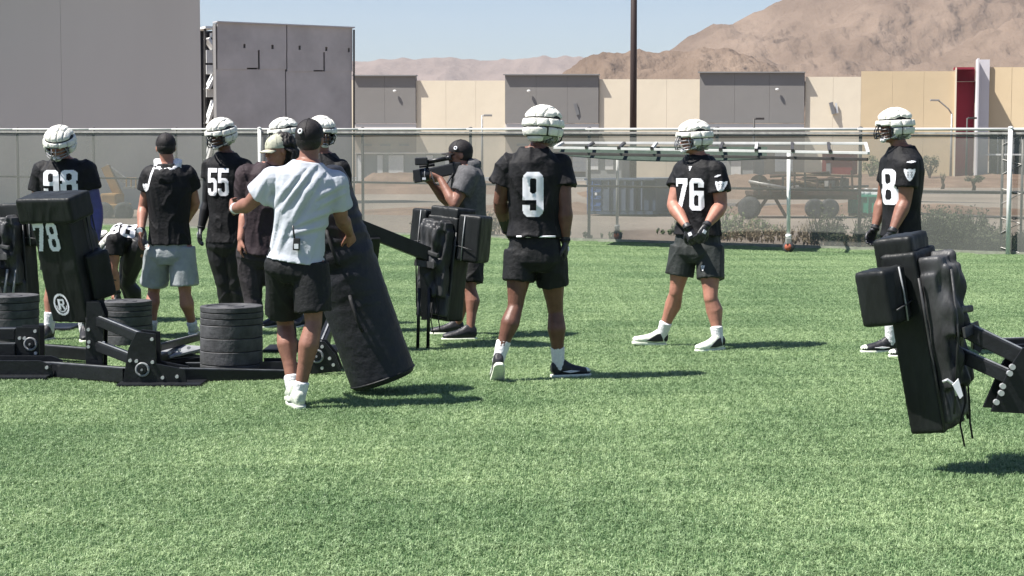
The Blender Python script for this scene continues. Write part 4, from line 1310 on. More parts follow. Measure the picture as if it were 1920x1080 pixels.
for k, (x, z, r_) in enumerate(((.08, .98, .22), (.55, 1.02, .20), (.80, .95, .19))):
    c = V((lerp(X0, X1, x), Yt-.3+.2*k, .71+r_))
    r = thing('cable_drum', ['left-hand cable drum standing on the flatbed trailer', 'middle cable drum on the flatbed trailer', 'small right-hand cable drum on the flatbed trailer'][k], 'cable drum', c-V((0, 0, r_)))
    for s_ in (-1, 1): add('flange', MB().disc(c+V((0, s_*.16, 0)), (0, 1, 0), r_, .03, 20), M['rust'], r)
    add('coil', MB().disc(c, (0, 1, 0), r_*.75, .28, 20), M['darkpost'], r)
# spare wheels leaning at the trailer's front
for k, px in enumerate((1404, 1424)):
    c = V((P(px, 300, 45.2).x, 45.2, .9)); 
for k, (px, lab) in enumerate(((1406, 'round black tyre on the ground left of the flatbed trailer'),)):
    p = P(px, 300, 44.6); t = thing('tyre', lab, 'tyre', (p.x, 44.6, 0))
    wheel(t, (p.x, 44.6, .30), (0.3, 1, 0), .30, .2)

# green skip with white bags
Yg = 47
GL = Line((1588, Yg), (1652, Yg-.4))
sk = thing('green_skip', 'teal green skip behind the right-hand player', 'skip', GL.pt(1620, 404))
M['green'] = mat('skip_green', (.015, .30, .19), .6, .35, .2, 2)
add('body', GL.slab(MB(), 1589, 1662, 369, 400, 0, 1.4), M['green'], sk, False, .03)
add('rim', GL.slab(MB(), 1586, 1665, 366, 369.5, .06, 1.5), M['green'], sk)
for x in (1596, 1612, 1628, 1644): add('rib', GL.slab(MB(), x-1, x+1, 370, 400, .07, .07), M['green'], sk)
add('skid', GL.slab(MB(), 1590, 1660, 400.3, 405, -.05, 1.2), M['darkpost'], sk)
M['bag'] = mat('white_plastic', (.62, .64, .63), .5, .4, .1, 4, .5, 10)
for k, (px, w_) in enumerate(((1597, .16), (1610, .2), (1624, .18), (1639, .21), (1654, .17))):
    c = P(px, 364, Yg+.5); mb = MB().ell(c, (w_, 0, 0), (0, w_*1.2, 0), (0, 0, w_*.75), 14, 9)
    for v in mb.v: v += (v-c)*noise.noise(v*6)*.5
    o = add('rubbish_bag', mb, M['bag'], None, True)
    tag(o, ['white bag at the left end of the green skip', 'second white bag from the left heaped in the green skip', 'middle white bag heaped in the green skip', 'white bag right of the middle in the green skip', 'white bag at the right end of the green skip'][k], 'bag', 'white bags in the green skip')
# yellow boom lift behind the screen at the left
M['yel'] = mat('machine_yellow', (.38, .23, .09), .6, .3, .2, 2)
Yl = 46.5
lf = thing('boom_lift', 'orange boom lift showing faintly through the screen at the left', 'lift', (P(208, 300, Yl).x, Yl, 0))
def PL(px, py, d=0): return P(px, py, Yl+d)
add('chassis', MB().beam(PL(188, 392), PL(238, 392), 1.2, .30), M['yel'], lf, False, .04)
add('turret', MB().beam(PL(196, 374), PL(226, 374), 1.0, .34), M['yel'], lf, False, .05)
add('boom', MB().beam(PL(222, 366), PL(198, 312), .22, .22, (1, 0, 0)), M['yel'], lf)
add('boom', MB().beam(PL(198, 312, .1), PL(236, 340, .1), .16, .16, (0, 0, 1)), M['galv'], lf)
bs = add('basket', MB().beam(PL(236, 352, .1), PL(256, 352, .1), .7, .06), M['galv'], lf)
for px in (237, 246, 255):
    add('basket_rail', MB().tube([PL(px, 352, -.2), PL(px, 334, -.2)], .02, 6), M['yel'], bs)
add('basket_rail', MB().tube([PL(236, 334, -.2), PL(256, 334, -.2)], .02, 6), M['yel'], bs)
for px in (194, 232): wheel(lf, PL(px, 397, -.7), (0, 1, 0), .26, .2)

# ================================================================== chute (cage on legs)
ch = thing('training_chute', 'long white lineman chute on castor legs in front of the fence', 'training chute', (5, 29, 0))
za = P(1055, 268, 31.5); zb = P(1625, 272, 27.2)
zc = P(1040, 279, 30.2); zd = P(1632, 292, 26.6)
def cb(a, b_, w=.05, h=.045, m='railwhite', nm='roof_rail'): return add(nm, MB().beam(a, b_, w, h), M[m], ch, False, .006)
za = P(1055, 268, 32.0); zb = P(1623, 269, 28.6); zc = P(1040, 277, 30.6); zd = P(1628, 287, 27.3)
cb(za, zb); cb(zc, zd)
cb(zc-V((0, -.03, .10)), zd-V((0, -.03, .10)), .05, .05, 'darkpost', 'lower_rail')
for k in range(10):
    t = k/9; cb(za.lerp(zb, t), zc.lerp(zd, t), .05, .05, 'darkpost' if k % 3 else 'railwhite', 'cross_bar')
    q = zc.lerp(zd, t)
    if 0 < k < 9: add('bolt', MB().box(q+V((0, -.04, .02)), .05, .04, .05), M['darkpost'], ch)
# netting roof sheet hanging under the frame between the left legs
netm = mat('net_green', (.045, .062, .05), .9, .1, .2, 9)
mb = MB(); rows = []
for i in range(13):
    t = i/12*.70
    a = za.lerp(zb, t); b_ = zc.lerp(zd, t); sag = .06*math.sin(math.pi*i/12)
    rows.append([a-V((0, 0, .06)), a.lerp(b_, .5)-V((0, 0, .12+sag)), b_-V((0, 0, .13+sag*1.3))])
mb.rings(rows, caps=False, closed=False)
add('roof_net', mb, netm, ch, True)
for px, pyt, pyb in ((1157, 281, 452), (1478, 285, 474), (1062, 279, 446)):
    g = G(px, pyb); t = P(px, pyt, g.y); x = g.x
    lg = add('leg', MB().tube([(x, g.y, .20), (t.x+.01, g.y, t.z)], .028 if px < 1300 else .033, 10), M['whitepaint'], ch, True)
    add('castor_fork', MB().box((x, g.y, .20), .09, .12, .10), M['galv'], lg, False, .01)
    add('castor_wheel', MB().lathe((x, g.y-.02, .10), [(.05, -.03), (.095, -.028), (.10, 0), (.095, .028), (.05, .03)], 18, (.5, 1, 0)), M['rubber'], lg, True)
    add('castor_hub', MB().lathe((x, g.y-.02, .10), [(.0, -.034), (.06, -.034), (.06, .034), (0, .034)], 14, (.5, 1, 0)), mat('castor_red', (.35, .10, .06), .6, .3), lg, True)
    add('leg_collar', MB().tube([(x, g.y, .25), (x, g.y, .31)], .05, 10), M['whitepaint'], lg, True)
# ================================================================== blocking sleds
def wrk(seed, amp=.006, s=5.0):
    off = V((seed*2.2, seed*5.1, seed))
    def f(p):
        q = V((p.x*s*2.2, p.y*s*2.2, p.z*s*.55))+off; a = noise.noise(q+V((noise.noise(q*.6)*1.5, 0, 0))); b_ = noise.noise(p*s*.8+off)
        return amp*((1-abs(a)*2.4)*.7+b_*.5)
    return f
def sledpad(root, O, yv, zv, D, seed=1, m='vinyl', mb_='vinylg'):
    """pad hung on a sled arm. local x lateral, y = face pushed by players, z up"""
    y = V(yv).normalized(); z = V(zv).normalized(); y = (y-z*z.dot(y)).normalized(); x = y.cross(z)
    R = Matrix((x, y, z)).transposed()
    def L(a, b_, c): return O+x*a+y*b_+z*c
    def blk(name, cx, cy, cz, sx, sy, sz, mat_, amp=.006, rad=.03, rt=None, vox=.0105):
        RR = R @ (rt if rt is not None else Matrix.Identity(3))
        mb = MB(); mb.box(L(cx, cy, cz), sx-.02, sy-.02, sz-.02, RR)
        bm = bmesh.new(); me = mb.mesh('t', bevel=rad, segs=3)
        mb2 = MB(); mb2.v = [v.co.copy() for v in me.vertices]; mb2.f = [tuple(p.vertices) for p in me.polygons]
        bm.free()
        return addsolid(name, mb2, M[mat_], root, vox, 1, wrk(seed+cx*9+cz, amp))
    h = D['h']; w = D['w']; th = D['th']
    body = blk('pad_body', 0, 0, h*.47, w, th, h*.94, m, .0045, .014)
    hb = blk('pad_head', 0, D.get('hy', .03), h-D['hh']/2+.02, D['hw'], D['hd'], D['hh'], m, .0045, .018)
    aw, ah, ad = D.get('arm', (.20, .30, .26)); ax = D.get('ax', .24); az = D.get('az', .72)
    arms = [blk('pad_arm', s*ax, D.get('ay', .05), h*az, aw, ad, ah, m, .0055, .018, Matrix.Rotation(s*D.get('ar', .25), 3, 'Z')) for s in (-1, 1)]
    # rear cover: crumpled sleeve with a fold over the frame
    cd = D.get('cd', .10)
    cv = MB()
    def cbox(cx, cz, sx, sz, dd, tilt=0.0, yo=0.0):
        m2 = MB().box(L(cx, -th/2-dd/2+.015-yo, cz*h), sx, dd, sz*h, R @ Matrix.Rotation(tilt, 3, 'Y') @ Matrix.Rotation(yo*1.5, 3, 'X')).mesh('t', bevel=.022, segs=3)
        k0 = len(cv.v); cv.v += [q.co.copy() for q in m2.vertices]; cv.f += [tuple(k0+i for i in p.vertices) for p in m2.polygons]
    cbox(0, .52, w*.88, .60, cd)
    cbox(-.02, .66, w*.62, .36, cd+.05, .10)
    cbox(.0, .84, w*.80, .10, cd+.02, .0)
    cbox(.01, .15, w*.96, .20, cd*.45, .0)
    cr_ = [(-.30, .85, -.05, .35), (.25, .88, .02, .45), (.35, .55, -.3, .30), (-.35, .62, .3, .50), (.0, .80, .38, .62), (-.2, .45, .15, .22)]
    def crf(p):
        q = R.transposed() @ (p-O); u = q.x/w*1.0; t = q.z/h; d = 0.0
        for (u0, t0, u1, t1) in cr_:
            ax_, az_ = u1-u0, t1-t0; l2 = ax_*ax_+az_*az_; k = max(0, min(1, ((u-u0)*ax_+(t-t0)*az_)/l2)); e = math.hypot(u-u0-ax_*k, t-t0-az_*k)
            d += .012*math.exp(-(e/.055)**2)-.008*math.exp(-((e-.10)/.05)**2)
        return d+.006*noise.noise(V((u*7, t*5, seed)))
    cover = addsolid('rear_cover', cv, M[mb_], root, .009, 2, crf)
    add('cover_seam', MB().tube([L(-w*.30, -th/2-cd-.05, h*.82), L(-w*.34, -th/2-cd-.035, h*.5), L(-w*.40, -th/2-cd*.5, h*.10)], .006, 6), M['vinylg'], cover, True)
    rf_ = MB().box(L(w*.1, -th/2-cd-.035, h*.60), w*.5, .03, .035, R @ Matrix.Rotation(.15, 3, 'Y'))
    add('cover_flap', rf_, M['vinylg'], cover, False, .01)
    for s in (-1, 1):
        pts = [L(s*w*.5, -th/2+.0, h*t) for t in (.02, .3, .6, .8)]
        add('piping', MB().tube(pts, .007, 6), M['vinylg'], body, True)
    for a in arms[:2]:
        pass
    for s in (-1, 1):
        cc = (s*(ax), D.get('ay', .05)-ad/2-.002)
        add('piping', MB().tube([L(cc[0]-.01*s, cc[1], h*az-ah*.46), L(cc[0]-.01*s, cc[1]-.004, h*az), L(cc[0]-.01*s, cc[1], h*az+ah*.46)], .0045, 6), M['steelg'], arms[0 if s < 0 else 1], True)
        add('flap_seam', MB().tube([L(s*(ax-aw*.45), cc[1]-.002, h*az-ah*.16), L(s*(ax+aw*.45), cc[1]-.002, h*az-ah*.22)], .005, 6), M['vinylg'], arms[0 if s < 0 else 1], True)
    st = MB()
    st.box(L(.0, -th/2-.10-D.get('cb', .06), h*.50), w*.62, .012, .05, R)
    add('strap', st, M['vinylg'], cover)
    # hanging laces
    for k, (a, l) in enumerate(((.03, .22), (.075, .16))):
        p = L(a, -th/2-cd*.5-.01, h*.22)
        add('lace', MB().tube([p, p+V((.01, 0, -.09)), p+V((-.012+.03*k, .01, -.20)), p+V((.01+.02*k, .0, -.20-l*.5))], .005, 6), M['strap'], cover, True)
    return dict(L=L, R=R, body=body, head=hb, x=x, y=y, z=z, cover=cover, arms=arms)
def plates(root, poly, Y, gap, th=.014, m='steel', name='side_plate'):
    """a pair of steel plates cut to the outline poly (pixels at depth Y)"""
    out = []
    for d in (0, gap):
        q = [P(a, b_, Y) for a, b_ in poly]; q = [V((p.x, Y+d, max(p.z, .006))) for p in q]
        out.append(add(name, MB().prism(q, (0, th, 0)), M[m], root, False, .003))
    return out
def bolt(root, px, py, Y, r=.012):
    p = P(px, py, Y); add('bolt', MB().disc(p, (0, 1, 0), r, .02, 10), M['bolt'], root)
def bearing(root, px, py, Y, r=.042):
    p = P(px, py, Y)
    b_ = add('bearing', MB().torus(p, (0, 1, 0), r, .009, 22, 8), M['steelg'], root, True)
    add('bearing_cap', MB().disc(p, (0, 1, 0), r*.72, .03, 20), M['steel'], b_, False, .004)
    add('grease_nipple', MB().disc(p-V((0, .018, 0)), (0, 1, 0), .008, .02, 8), M['steelg'], b_)
def bar(root, a, b_, w, h, name='frame_beam', m='steel', lip=True):
    o = add(name, MB().beam(a, b_, w, h), M[m], root, False, .006)
    if lip:
        d = V((0, 0, h/2+.003)); e = V((0, -w/2+.012, 0))
        add('edge_highlight', MB().beam(V(a)+d+e, V(b_)+d+e, .012, .004), M['steelg'], o)  # highlight on the upper near edge, painted as a pale strip
    return o

# ---- sled with the pad numbered 78
S1 = thing('blocking_sled', 'black steel blocking sled carrying the pad numbered 78, between the plate stacks', 'blocking sled', (G(250, 722).x, 12.0, 0))
YA = 11.62
for q in plates(S1, [(230, 730), (352, 728), (346, 692), (293, 682), (291, 626), (256, 622), (240, 655), (233, 700)], YA, .16): pass
bearing(S1, 267, 693, YA-.012)
for px, py in ((285, 636), (256, 677), (286, 679), (305, 708), (332, 706), (244, 676), (240, 720), (345, 722)): bolt(S1, px, py, YA-.006)
bar(S1, P(100, 692, 12.1), P(240, 703, YA+.08), .10, .10)
bar(S1, P(-90, 690, 12.4), P(100, 692, 12.1), .10, .10)
bar(S1, P(60, 655, 13.1), P(170, 664, 12.9), .10, .09)
bar(S1, P(250, 700, YA+.08), P(560, 706, 12.0), .11, .09)
bar(S1, P(350, 690, 12.4), P(620, 690, 12.5), .10, .08)
plates(S1, [(34, 702), (74, 702), (73, 613), (30, 613), (28, 640)], 12.45, .14)
bearing(S1, 57, 645, 12.44)
for px, py in ((66, 621), (37, 634), (46, 634), (67, 662), (35, 670), (25, 668)): bolt(S1, px, py, 12.445)
plates(S1, [(-60, 718), (100, 716), (96, 684), (74, 676), (-60, 676)], 12.0, .3)
bolt(S1, 88, 689, 11.995)
bar(S1, P(-60, 655, 12.5), P(34, 655, 12.5), .16, .10); bar(S1, P(-60, 625, 12.6), P(34, 625, 12.6), .16, .08)
skid = add('skid', MB().beam(V((P(-80, 700, 12.1).x, 12.15, .02)), V((P(102, 700, 12.1).x, 12.15, .02)), .5, .03), M['steel'], S1, False, .008)
add('skid', MB().beam(V((P(222, 700, 11.6).x, 11.70, .018)), V((P(380, 700, 11.6).x, 11.70, .018)), .34, .026), M['steel'], S1, False, .008)
# parallel arms and hanger
plates(S1, [(160, 694), (193, 694), (195, 588), (186, 566), (162, 566)], 12.05, .12)
for px, py in ((166, 618), (167, 641), (166, 650), (193, 603), (194, 643)): bolt(S1, px, py, 12.045)
for (a, b_), (c, d) in (((178, 598), (272, 636)), ((178, 646), (262, 678))):
    bar(S1, P(a, b_, 12.12), P(c, d, YA+.09), .07, .065, 'link_arm')
add('damper', MB().tube([P(176, 690, 12.15), P(176, 712, 12.1)], .010, 8), M['steelg'], S1, True)
# rear box and foot deck right of the big plate
dk = bar(S1, P(292, 690, 12.5), P(372, 682, 12.7), .34, .14, 'deck_box')
add('deck_tread', MB().beam(P(294, 668, 12.4), P(368, 650, 12.75), .26, .018), M['steelg'], S1, False, .004)
bar(S1, P(296, 652, 12.3), P(370, 633, 13.2), .05, .05, 'link_arm')
bar(S1, P(296, 672, 12.2), P(372, 655, 13.1), .06, .05, 'link_arm')
for k in range(3): bolt(S1, 318+k*18, 662-k*5, 12.2)
fb = plates(S1, [(486, 716), (548, 716), (552, 690), (540, 678), (486, 678)], 12.0, .22)
p0 = P(500, 698, 11.99)
add('maker_label', MB().box(p0, .05, .006, .022), M['white'], fb[0])
plates(S1, [(566, 704), (640, 696), (628, 664), (608, 640), (580, 640), (566, 672)], 12.2, .14)
bearing(S1, 594, 668, 12.19)
for px, py in ((584, 650), (604, 650), (618, 672), (625, 684), (575, 690), (604, 690)): bolt(S1, px, py, 12.195)
bar(S1, P(600, 655, 12.3), P(640, 560, 13.3), .07, .07, 'link_arm')
for px in (432, 454): bolt(S1, px, 714, 11.9, .014)
pd78 = sledpad(S1, P(147, 600, 12.30), (-.42, -.91, 0), (-.13, -.22, 1), dict(h=.93, w=.35, th=.20, hw=.50, hh=.20, hd=.27, hy=.0, arm=(.17, .36, .20), ax=.165, az=.34, ay=-.10, ar=.35), 4, 'vinyl', 'vinylg')
rt = -pd78['x']; upv = pd78['z']
decal('number', pd78['body'], .21, .21, pd78['L'](.045, 0, .655), rt, upv, M['white'], number_test('78', 1, .2), .006, .006)
decal('round_emblem', pd78['body'], .135, .165, pd78['L'](.04, 0, .150), rt, upv, M['white'], round_test, .005, .006)
bar(S1, P(176, 640, 12.12), pd78['L'](0, -.22, .35), .10, .10, 'pad_bracket')
# ---- sled behind at the far left
S2 = thing('blocking_sled', 'dark sled pad with grey torn cover at the left edge, behind the pad numbered 78', 'blocking sled', (P(20, 600, 15.6).x, 15.6, 0))
pl = sledpad(S2, P(40, 572, 15.6), (.45, .89, 0), (-.05, .0, 1), dict(h=.92, w=.34, th=.18, hw=.30, hh=.22, hd=.24, arm=(.18, .26, .20), ax=.22), 9)
bar(S2, P(-120, 395, 15.2), P(32, 470, 15.5), .09, .10, 'link_arm')
bar(S2, P(-120, 470, 15.2), P(32, 520, 15.5), .08, .08, 'link_arm')
for px in (14, 30): add('stay', MB().tube([P(px, 505, 15.4), P(px-8, 572, 15.4)], .012, 8), M['steelg'], S2, True)
bar(S2, P(-160, 600, 15.5), P(60, 604, 15.6), .12, .10); add('skid', MB().box((P(-20, 600, 15.6).x, 15.6, .02), 1.6, .5, .03), M['steel'], S2, False, .008)
add('upright', MB().beam(P(-120, 390, 15.3), P(-120, 606, 15.5), .10, .12, (0, 1, 0)), M['steel'], S2)

# ---- sled pad by the cameraman
S3 = thing('blocking_sled', 'worn grey and black sled pad on a long arm in front of the cameraman', 'blocking sled', (P(720, 620, 14.0).x, 14.0, 0))
pc = sledpad(S3, P(826, 600, 14.1), (.62, .78, 0), (.10, .0, 1), dict(h=.93, w=.34, th=.22, hw=.32, hh=.24, hd=.26, arm=(.22, .40, .26), ax=.25, az=.76, ay=.03), 14)
bar(S3, P(640, 412, 13.6), P(806, 478, 13.95), .09, .115, 'link_arm')
bar(S3, P(690, 520, 13.8), P(700, 442, 13.7), .08, .13, 'brace', lip=False)
plates(S3, [(790, 600), (806, 600), (806, 484), (794, 466), (786, 490)], 13.95, .05)
for px in (783, 802): add('leg', MB().tube([P(px+3, 540, 13.9), V((P(px, 636, 13.9).x, 13.9, .0))], .014, 8), M['steel'], S3, True)
add('upright', MB().beam(P(650, 420, 13.6), V((P(600, 640, 13.6).x, 13.7, 0.0)), .10, .12, (0, 1, 0)), M['steel'], S3)
add('skid', MB().box((P(600, 640, 13.7).x, 13.8, .02), .9, .4, .03), M['steel'], S3, False, .008)
bar(S3, P(700, 520, 13.8), P(620, 600, 13.7), .07, .07, 'link_arm')

# ---- sled pad at the right, arms running out of the frame
S4 = thing('blocking_sled', 'black sled pad with side arms at the right edge, its steel arms leaving the picture', 'blocking sled', (P(2000, 800, 8.4).x, 8.3, 0))
pr = sledpad(S4, P(1760, 806, 8.42), (-.78, .62, 0), (-.19, .0, 1), dict(h=.98, w=.27, th=.20, hw=.23, hh=.22, hd=.22, arm=(.19, .29, .20), ax=.215, az=.74, ay=.06, ar=.2,
    cover=((.14, .105, .08), (.30, .12, .14), (.50, .125, .17), (.68, .12, .16), (.80, .09, .10))), 21)
bar(S4, P(1786, 606, 8.35), P(1930, 676, 8.15), .065, .075, 'link_arm')
bar(S4, P(1794, 662, 8.35), P(1905, 712, 8.15), .055, .065, 'link_arm')
plates(S4, [(1858, 772), (2150, 790), (2150, 640), (1918, 652), (1893, 690)], 8.1, .14)
for px, py in ((1898, 688), (1893, 700), (1880, 724), (1877, 737), (1868, 754)): bolt(S4, px, py, 8.09, .014)
add('gusset', MB().prism([P(1826, 628, 8.28), P(1848, 640, 8.26), P(1838, 662, 8.26), P(1827, 655, 8.27)], (0, .012, 0)), M['steel'], S4)
bar(S4, P(1822, 646, 8.6), P(1990, 640, 8.6), .05, .05, 'link_arm')
plates(S4, [(1776, 690), (1800, 690), (1804, 590), (1790, 578), (1776, 600)], 8.33, .08)
add('hook', MB().tube([P(1768, 716, 8.2), P(1776, 712, 8.19), P(1790, 722, 8.2), P(1794, 742, 8.2)], .008, 8), M['bolt'], S4, True)
add('tag_flap', MB().prism([P(1786, 722, 8.18), P(1797, 710, 8.18), P(1806, 742, 8.18), P(1800, 748, 8.18)], (0, .006, 0)), M['white'], S4)
add('upright', MB().beam(P(2110, 600, 8.2), V((P(2110, 840, 8.2).x, 8.2, .02)), .14, .16, (0, 1, 0)), M['steel'], S4)
add('skid', MB().box((P(2330, 840, 8.2).x, 8.25, .02), 1.1, .6, .035), M['steel'], S4, False, .008)

# ================================================================== weight plates
PL_D = {}
def plate_mesh(h, r):
    k = (round(h, 3), r)
    if k not in PL_D:
        b_ = .008
        mb = MB().lathe((0, 0, 0), [(.028, h-.008), (.028, 0.004), (r-.006, 0.001), (r-.0035, .001), (r, .0045), (r, h-.0045), (r-.0035, h-.001), (r-.007, h-.001), (r*.80, h-.002), (r*.78, h-.008), (r*.42, h-.008), (r*.40, h-.002), (.03, h-.002)][::1], 64)
        mb.f = [f for f in mb.f if len(f) == 4]
        n = 64; mb.f += [(12*n+j, 12*n+(j+1) % n, (j+1) % n, j) for j in range(n)]
        me = mb.mesh('weight_plate', smooth='auto'); me.set_sharp_from_angle(angle=math.radians(25)); me.materials.append(M['rubber']); PL_D[k] = me
    return PL_D[k]
def stack(px, Y, hs, r, where, group):
    x = P(px, 300, Y).x; z = .012; n = len(hs)
    names = {2: ['lower', 'upper'], 5: ['bottom', 'second from bottom', 'middle', 'second from top', 'top'], 6: ['bottom', 'second from bottom', 'third from bottom', 'third from top', 'second from top', 'top'],
             7: ['bottom', 'second from bottom', 'third from bottom', 'middle', 'third from top', 'second from top', 'top']}
    for i, h in enumerate(hs):
        rnd = random.Random(i*7+int(px)+3)
        o = put('weight_plate', plate_mesh(h, r), None, None, (x+rnd.uniform(-.003, .003), Y+rnd.uniform(-.003, .003), z), (0, 0, rnd.uniform(0, 6)))
        tag(o, '%s plate of the stack %s' % (names[n][i], where), 'weight plate', group)
        z += h+.0015
    return x, z
stack(430, 12.15, (.090, .094, .092, .092, .045, .040, .040), .222, 'beside the man in the white shirt', 'plates stacked on the blocking sled')
x_, z_ = stack(233, 14.3, (.078, .078, .078, .045, .038, .036), .208, 'in front of the coach in grey shorts', 'plates stacked on the blocking sled')
stack(14, 13.9, (.085, .085, .085, .065, .060, .052), .225, 'cut by the left picture edge', 'plates stacked on the blocking sled')

# ================================================================== stand-up bag
rim = G(659, 742); ld = V((-.345, -.03, 1)).normalized(); r_ = .222
side = (V((1, 0, 0))-ld*ld.x).normalized()
c0 = rim+side*r_+V((0, .10, 0))
c0.z = side.z*r_+.012
bagm = mat('bag_navy_black', (.012, .013, .018), .55, .4, .3, 5, .5, 14, bdist=.02)
bag = thing('tackling_bag', 'tall black stand-up tackling bag leaning left against the man in the white shirt', 'tackling bag', (c0.x, c0.y, 0))
mb = MB().lathe(c0, [(.16, 0), (r_-.02, .004), (r_, .03), (r_, 1.38), (r_-.02, 1.43), (.15, 1.46)], 36, ld)
def bagw(p):
    t = (p-c0).dot(ld); q = V((p.x*3, p.y*3, t*11))
    k = max(0, min(1, (t-.45)/.4))
    return .0035*noise.noise(p*4)+k*.010*(1-abs(noise.noise(q+V((noise.noise(p*3), 0, 0))))*2.2)
body_ = addsolid('body', mb, bagm, bag, .012, 2, bagw)
add('base_ring', MB().torus(c0+ld*.035, ld, r_-.002, .008, 40, 8), M['vinyl'], body_, True)
for t in (.5, .95):
    add('handle', MB().tube([c0+ld*(t-.12)-V((0, r_+.0, 0)), c0+ld*(t-.09)-V((0, r_+.035, 0)), c0+ld*(t+.09)-V((0, r_+.035, 0)), c0+ld*(t+.12)-V((0, r_, 0))], .012, 8), M['strap'], body_, True)

# ================================================================== the people
players = 'players in black jerseys and white padded helmet covers'
D = False
# number 9, back to camera
p9 = person('player number 9 walking away, hands at sides, seen from behind in the centre', dict(
    head=(1020, 243, .02), neck=(1003, 283, 0), pelvis=(1003, 462, .0), sh=[(956, 312, .0), (1048, 312, .02)], el=[(938, 378, .06), (1059, 388, -.04)], wr=[(950, 432, .26), (1060, 452, -.03)],
    hd=[(.3, .6, -.6), (.05, .1, -1)], pn=[(1, .2, 0), (-1, .2, 0)], thumb=(1, -1), hip=[(977, 478), (1031, 480)], kn=[(966, 577, .02), (1042, 586, .05)], an=[(934, 672, .17), (1047, 684)],
    toe=[(-.10, 1, 0), (.93, .36, 0)], fpitch=(.70, 0), face=(.55, .83, -.08), body=(0, 1, 0), curl=(.6, .5)),
    dict(skin='skin_d', helmet='b', gloves=(1, 1), csleeve=('tight', None), sleeve=(.50, .52), sflare=.026, arm=1.12, sg=.020, hem=.10, flare=.006, frac=.50, legw=.112, sock=.34, bulk=1.05, seed=3, fold=.012, dbg=D, shoe2='sock', hs=1.04), players)
chest_number(p9, '9', .55, .145, .31, shiftx=-.02)
add('jersey_hem', MB().tube([p9['pel']+p9['up']*.075+p9['lat'](0)*x-V((0, .150-(x*1.6)**2*.35, 0)) for x in (-.13, -.06, 0, .07, .14)], .007, 6), M['white'], p9['shirt'], True)
# number 76
p76 = person('player number 76 facing left with gloved hands together', dict(
    head=(1300, 262, .0), neck=(1312, 296, .03), pelvis=(1308, 452, .02), sh=[(1282, 322, .13), (1341, 322, -.08)], el=[(1262, 384, .05), (1352, 386, -.12)], wr=[(1290, 428, -.20), (1324, 424, -.30)],
    hd=[(.35, -.25, -.9), (-.45, -.3, -.85)], pn=[(.3, .9, -.2), (-.3, .9, 0)], thumb=(-1, 1), hip=[(1283, 468, .05), (1331, 470, -.02)], kn=[(1268, 548, -.04), (1333, 560, -.03)], an=[(1240, 628), (1347, 636)],
    toe=[(-.95, -.25, 0), (-.78, -.6, 0)], fpitch=(-.10, 0), face=(-.93, -.36, -.05), body=(-.6, -.8, 0), curl=(.9, .8)),
    dict(skin='skin_l', helmet='g', gloves=(1, 1), sleeve=(.5, .62), arm=1.15, sg=.018, sflare=.014, hem=.07, frac=.60, legmat='shorts2', sock=.30, bulk=1.08, seed=8, dbg=D, shoe='sole', shoe2='shoeb', sole='sole'), players)
chest_number(p76, '76', .56, .26, .26, shiftx=-.015)
decal('sleeve_shield', p76['shirt'], .085, .09, lerp(p76['sh'][1], p76['el'][1], .44)+V((.05, 0, 0)), (.93, -.36, 0), (0, 0, 1), M['white'], shield_test, .0045)
decal('sleeve_mark', p76['shirt'], .05, .03, lerp(p76['sh'][1], p76['el'][1], .12)+V((.04, 0, 0)), (.93, -.36, 0), (0, 0, 1), M['white'], swoosh_test, .0045)
decal('collar_mark', p76['shirt'], .028, .04, p76['pel']+p76['up']*p76['T']*.87, (.8, -.6, 0), (0, 0, 1), M['white'], lambda u, v: abs(u-.5)*2 < v, .0045)
decal('shorts_print', p76['low'], .032, .045, P(1331, 500, p76['pel'].y), (.9, -.4, 0), (0, 0, 1), M['white'], shield_test, .004)
# right-hand player
p8 = person('player number 8 in profile facing left, standing behind the right-hand sled pad', dict(
    head=(1676, 241, 0), neck=(1691, 279, 0), pelvis=(1690, 440, 0), sh=[(1672, 308, .18), (1700, 312, -.16)], el=[(1655, 375, .28), (1697, 378, -.17)], wr=[(1640, 430, .22), (1672, 436, -.25)],
    hd=[(-.4, -.1, -.9), (-.3, -.1, -1)], pn=[(.3, -.8, 0), (.4, .8, 0)], thumb=(1, -1), hip=[(1683, 455, .10), (1697, 455, -.09)], kn=[(1672, 550, .0), (1700, 556, .0)], an=[(1670, 640), (1724, 648)],
    toe=[(-1, -.1, 0), (-1, -.1, 0)], face=(-.97, -.22, -.05), body=(-1, -.15, 0), curl=(.8, .6)),
    dict(skin='skin_m', helmet='b', gloves=(1, 1), arm=1.12, sleeve=(.5, .58), sg=.018, hem=-.02, frac=.6, sock=.35, bulk=1.05, seed=12, shoe='shoeb', shoe2='sock', dbg=D), players)
decal('number', p8['shirt'], .20, .28, p8['pel']+p8['up']*p8['T']*.56+V((-.02, -.04, 0)), (.52, -.85, 0), (0, 0, 1), M['white'], number_test('8', 1), .0055)
decal('sleeve_shield', p8['shirt'], .088, .095, lerp(p8['sh'][1], p8['el'][1], .24)+V((.01, 0, 0)), (1, -.05, 0), (0, 0, 1), M['white'], shield_test, .0045)
decal('sleeve_mark', p8['shirt'], .075, .03, lerp(p8['sh'][1], p8['el'][1], -.13)+V((.02, 0, 0)), (1, -.05, -.12), (0, 0, 1), M['white'], swoosh_test, .0045)
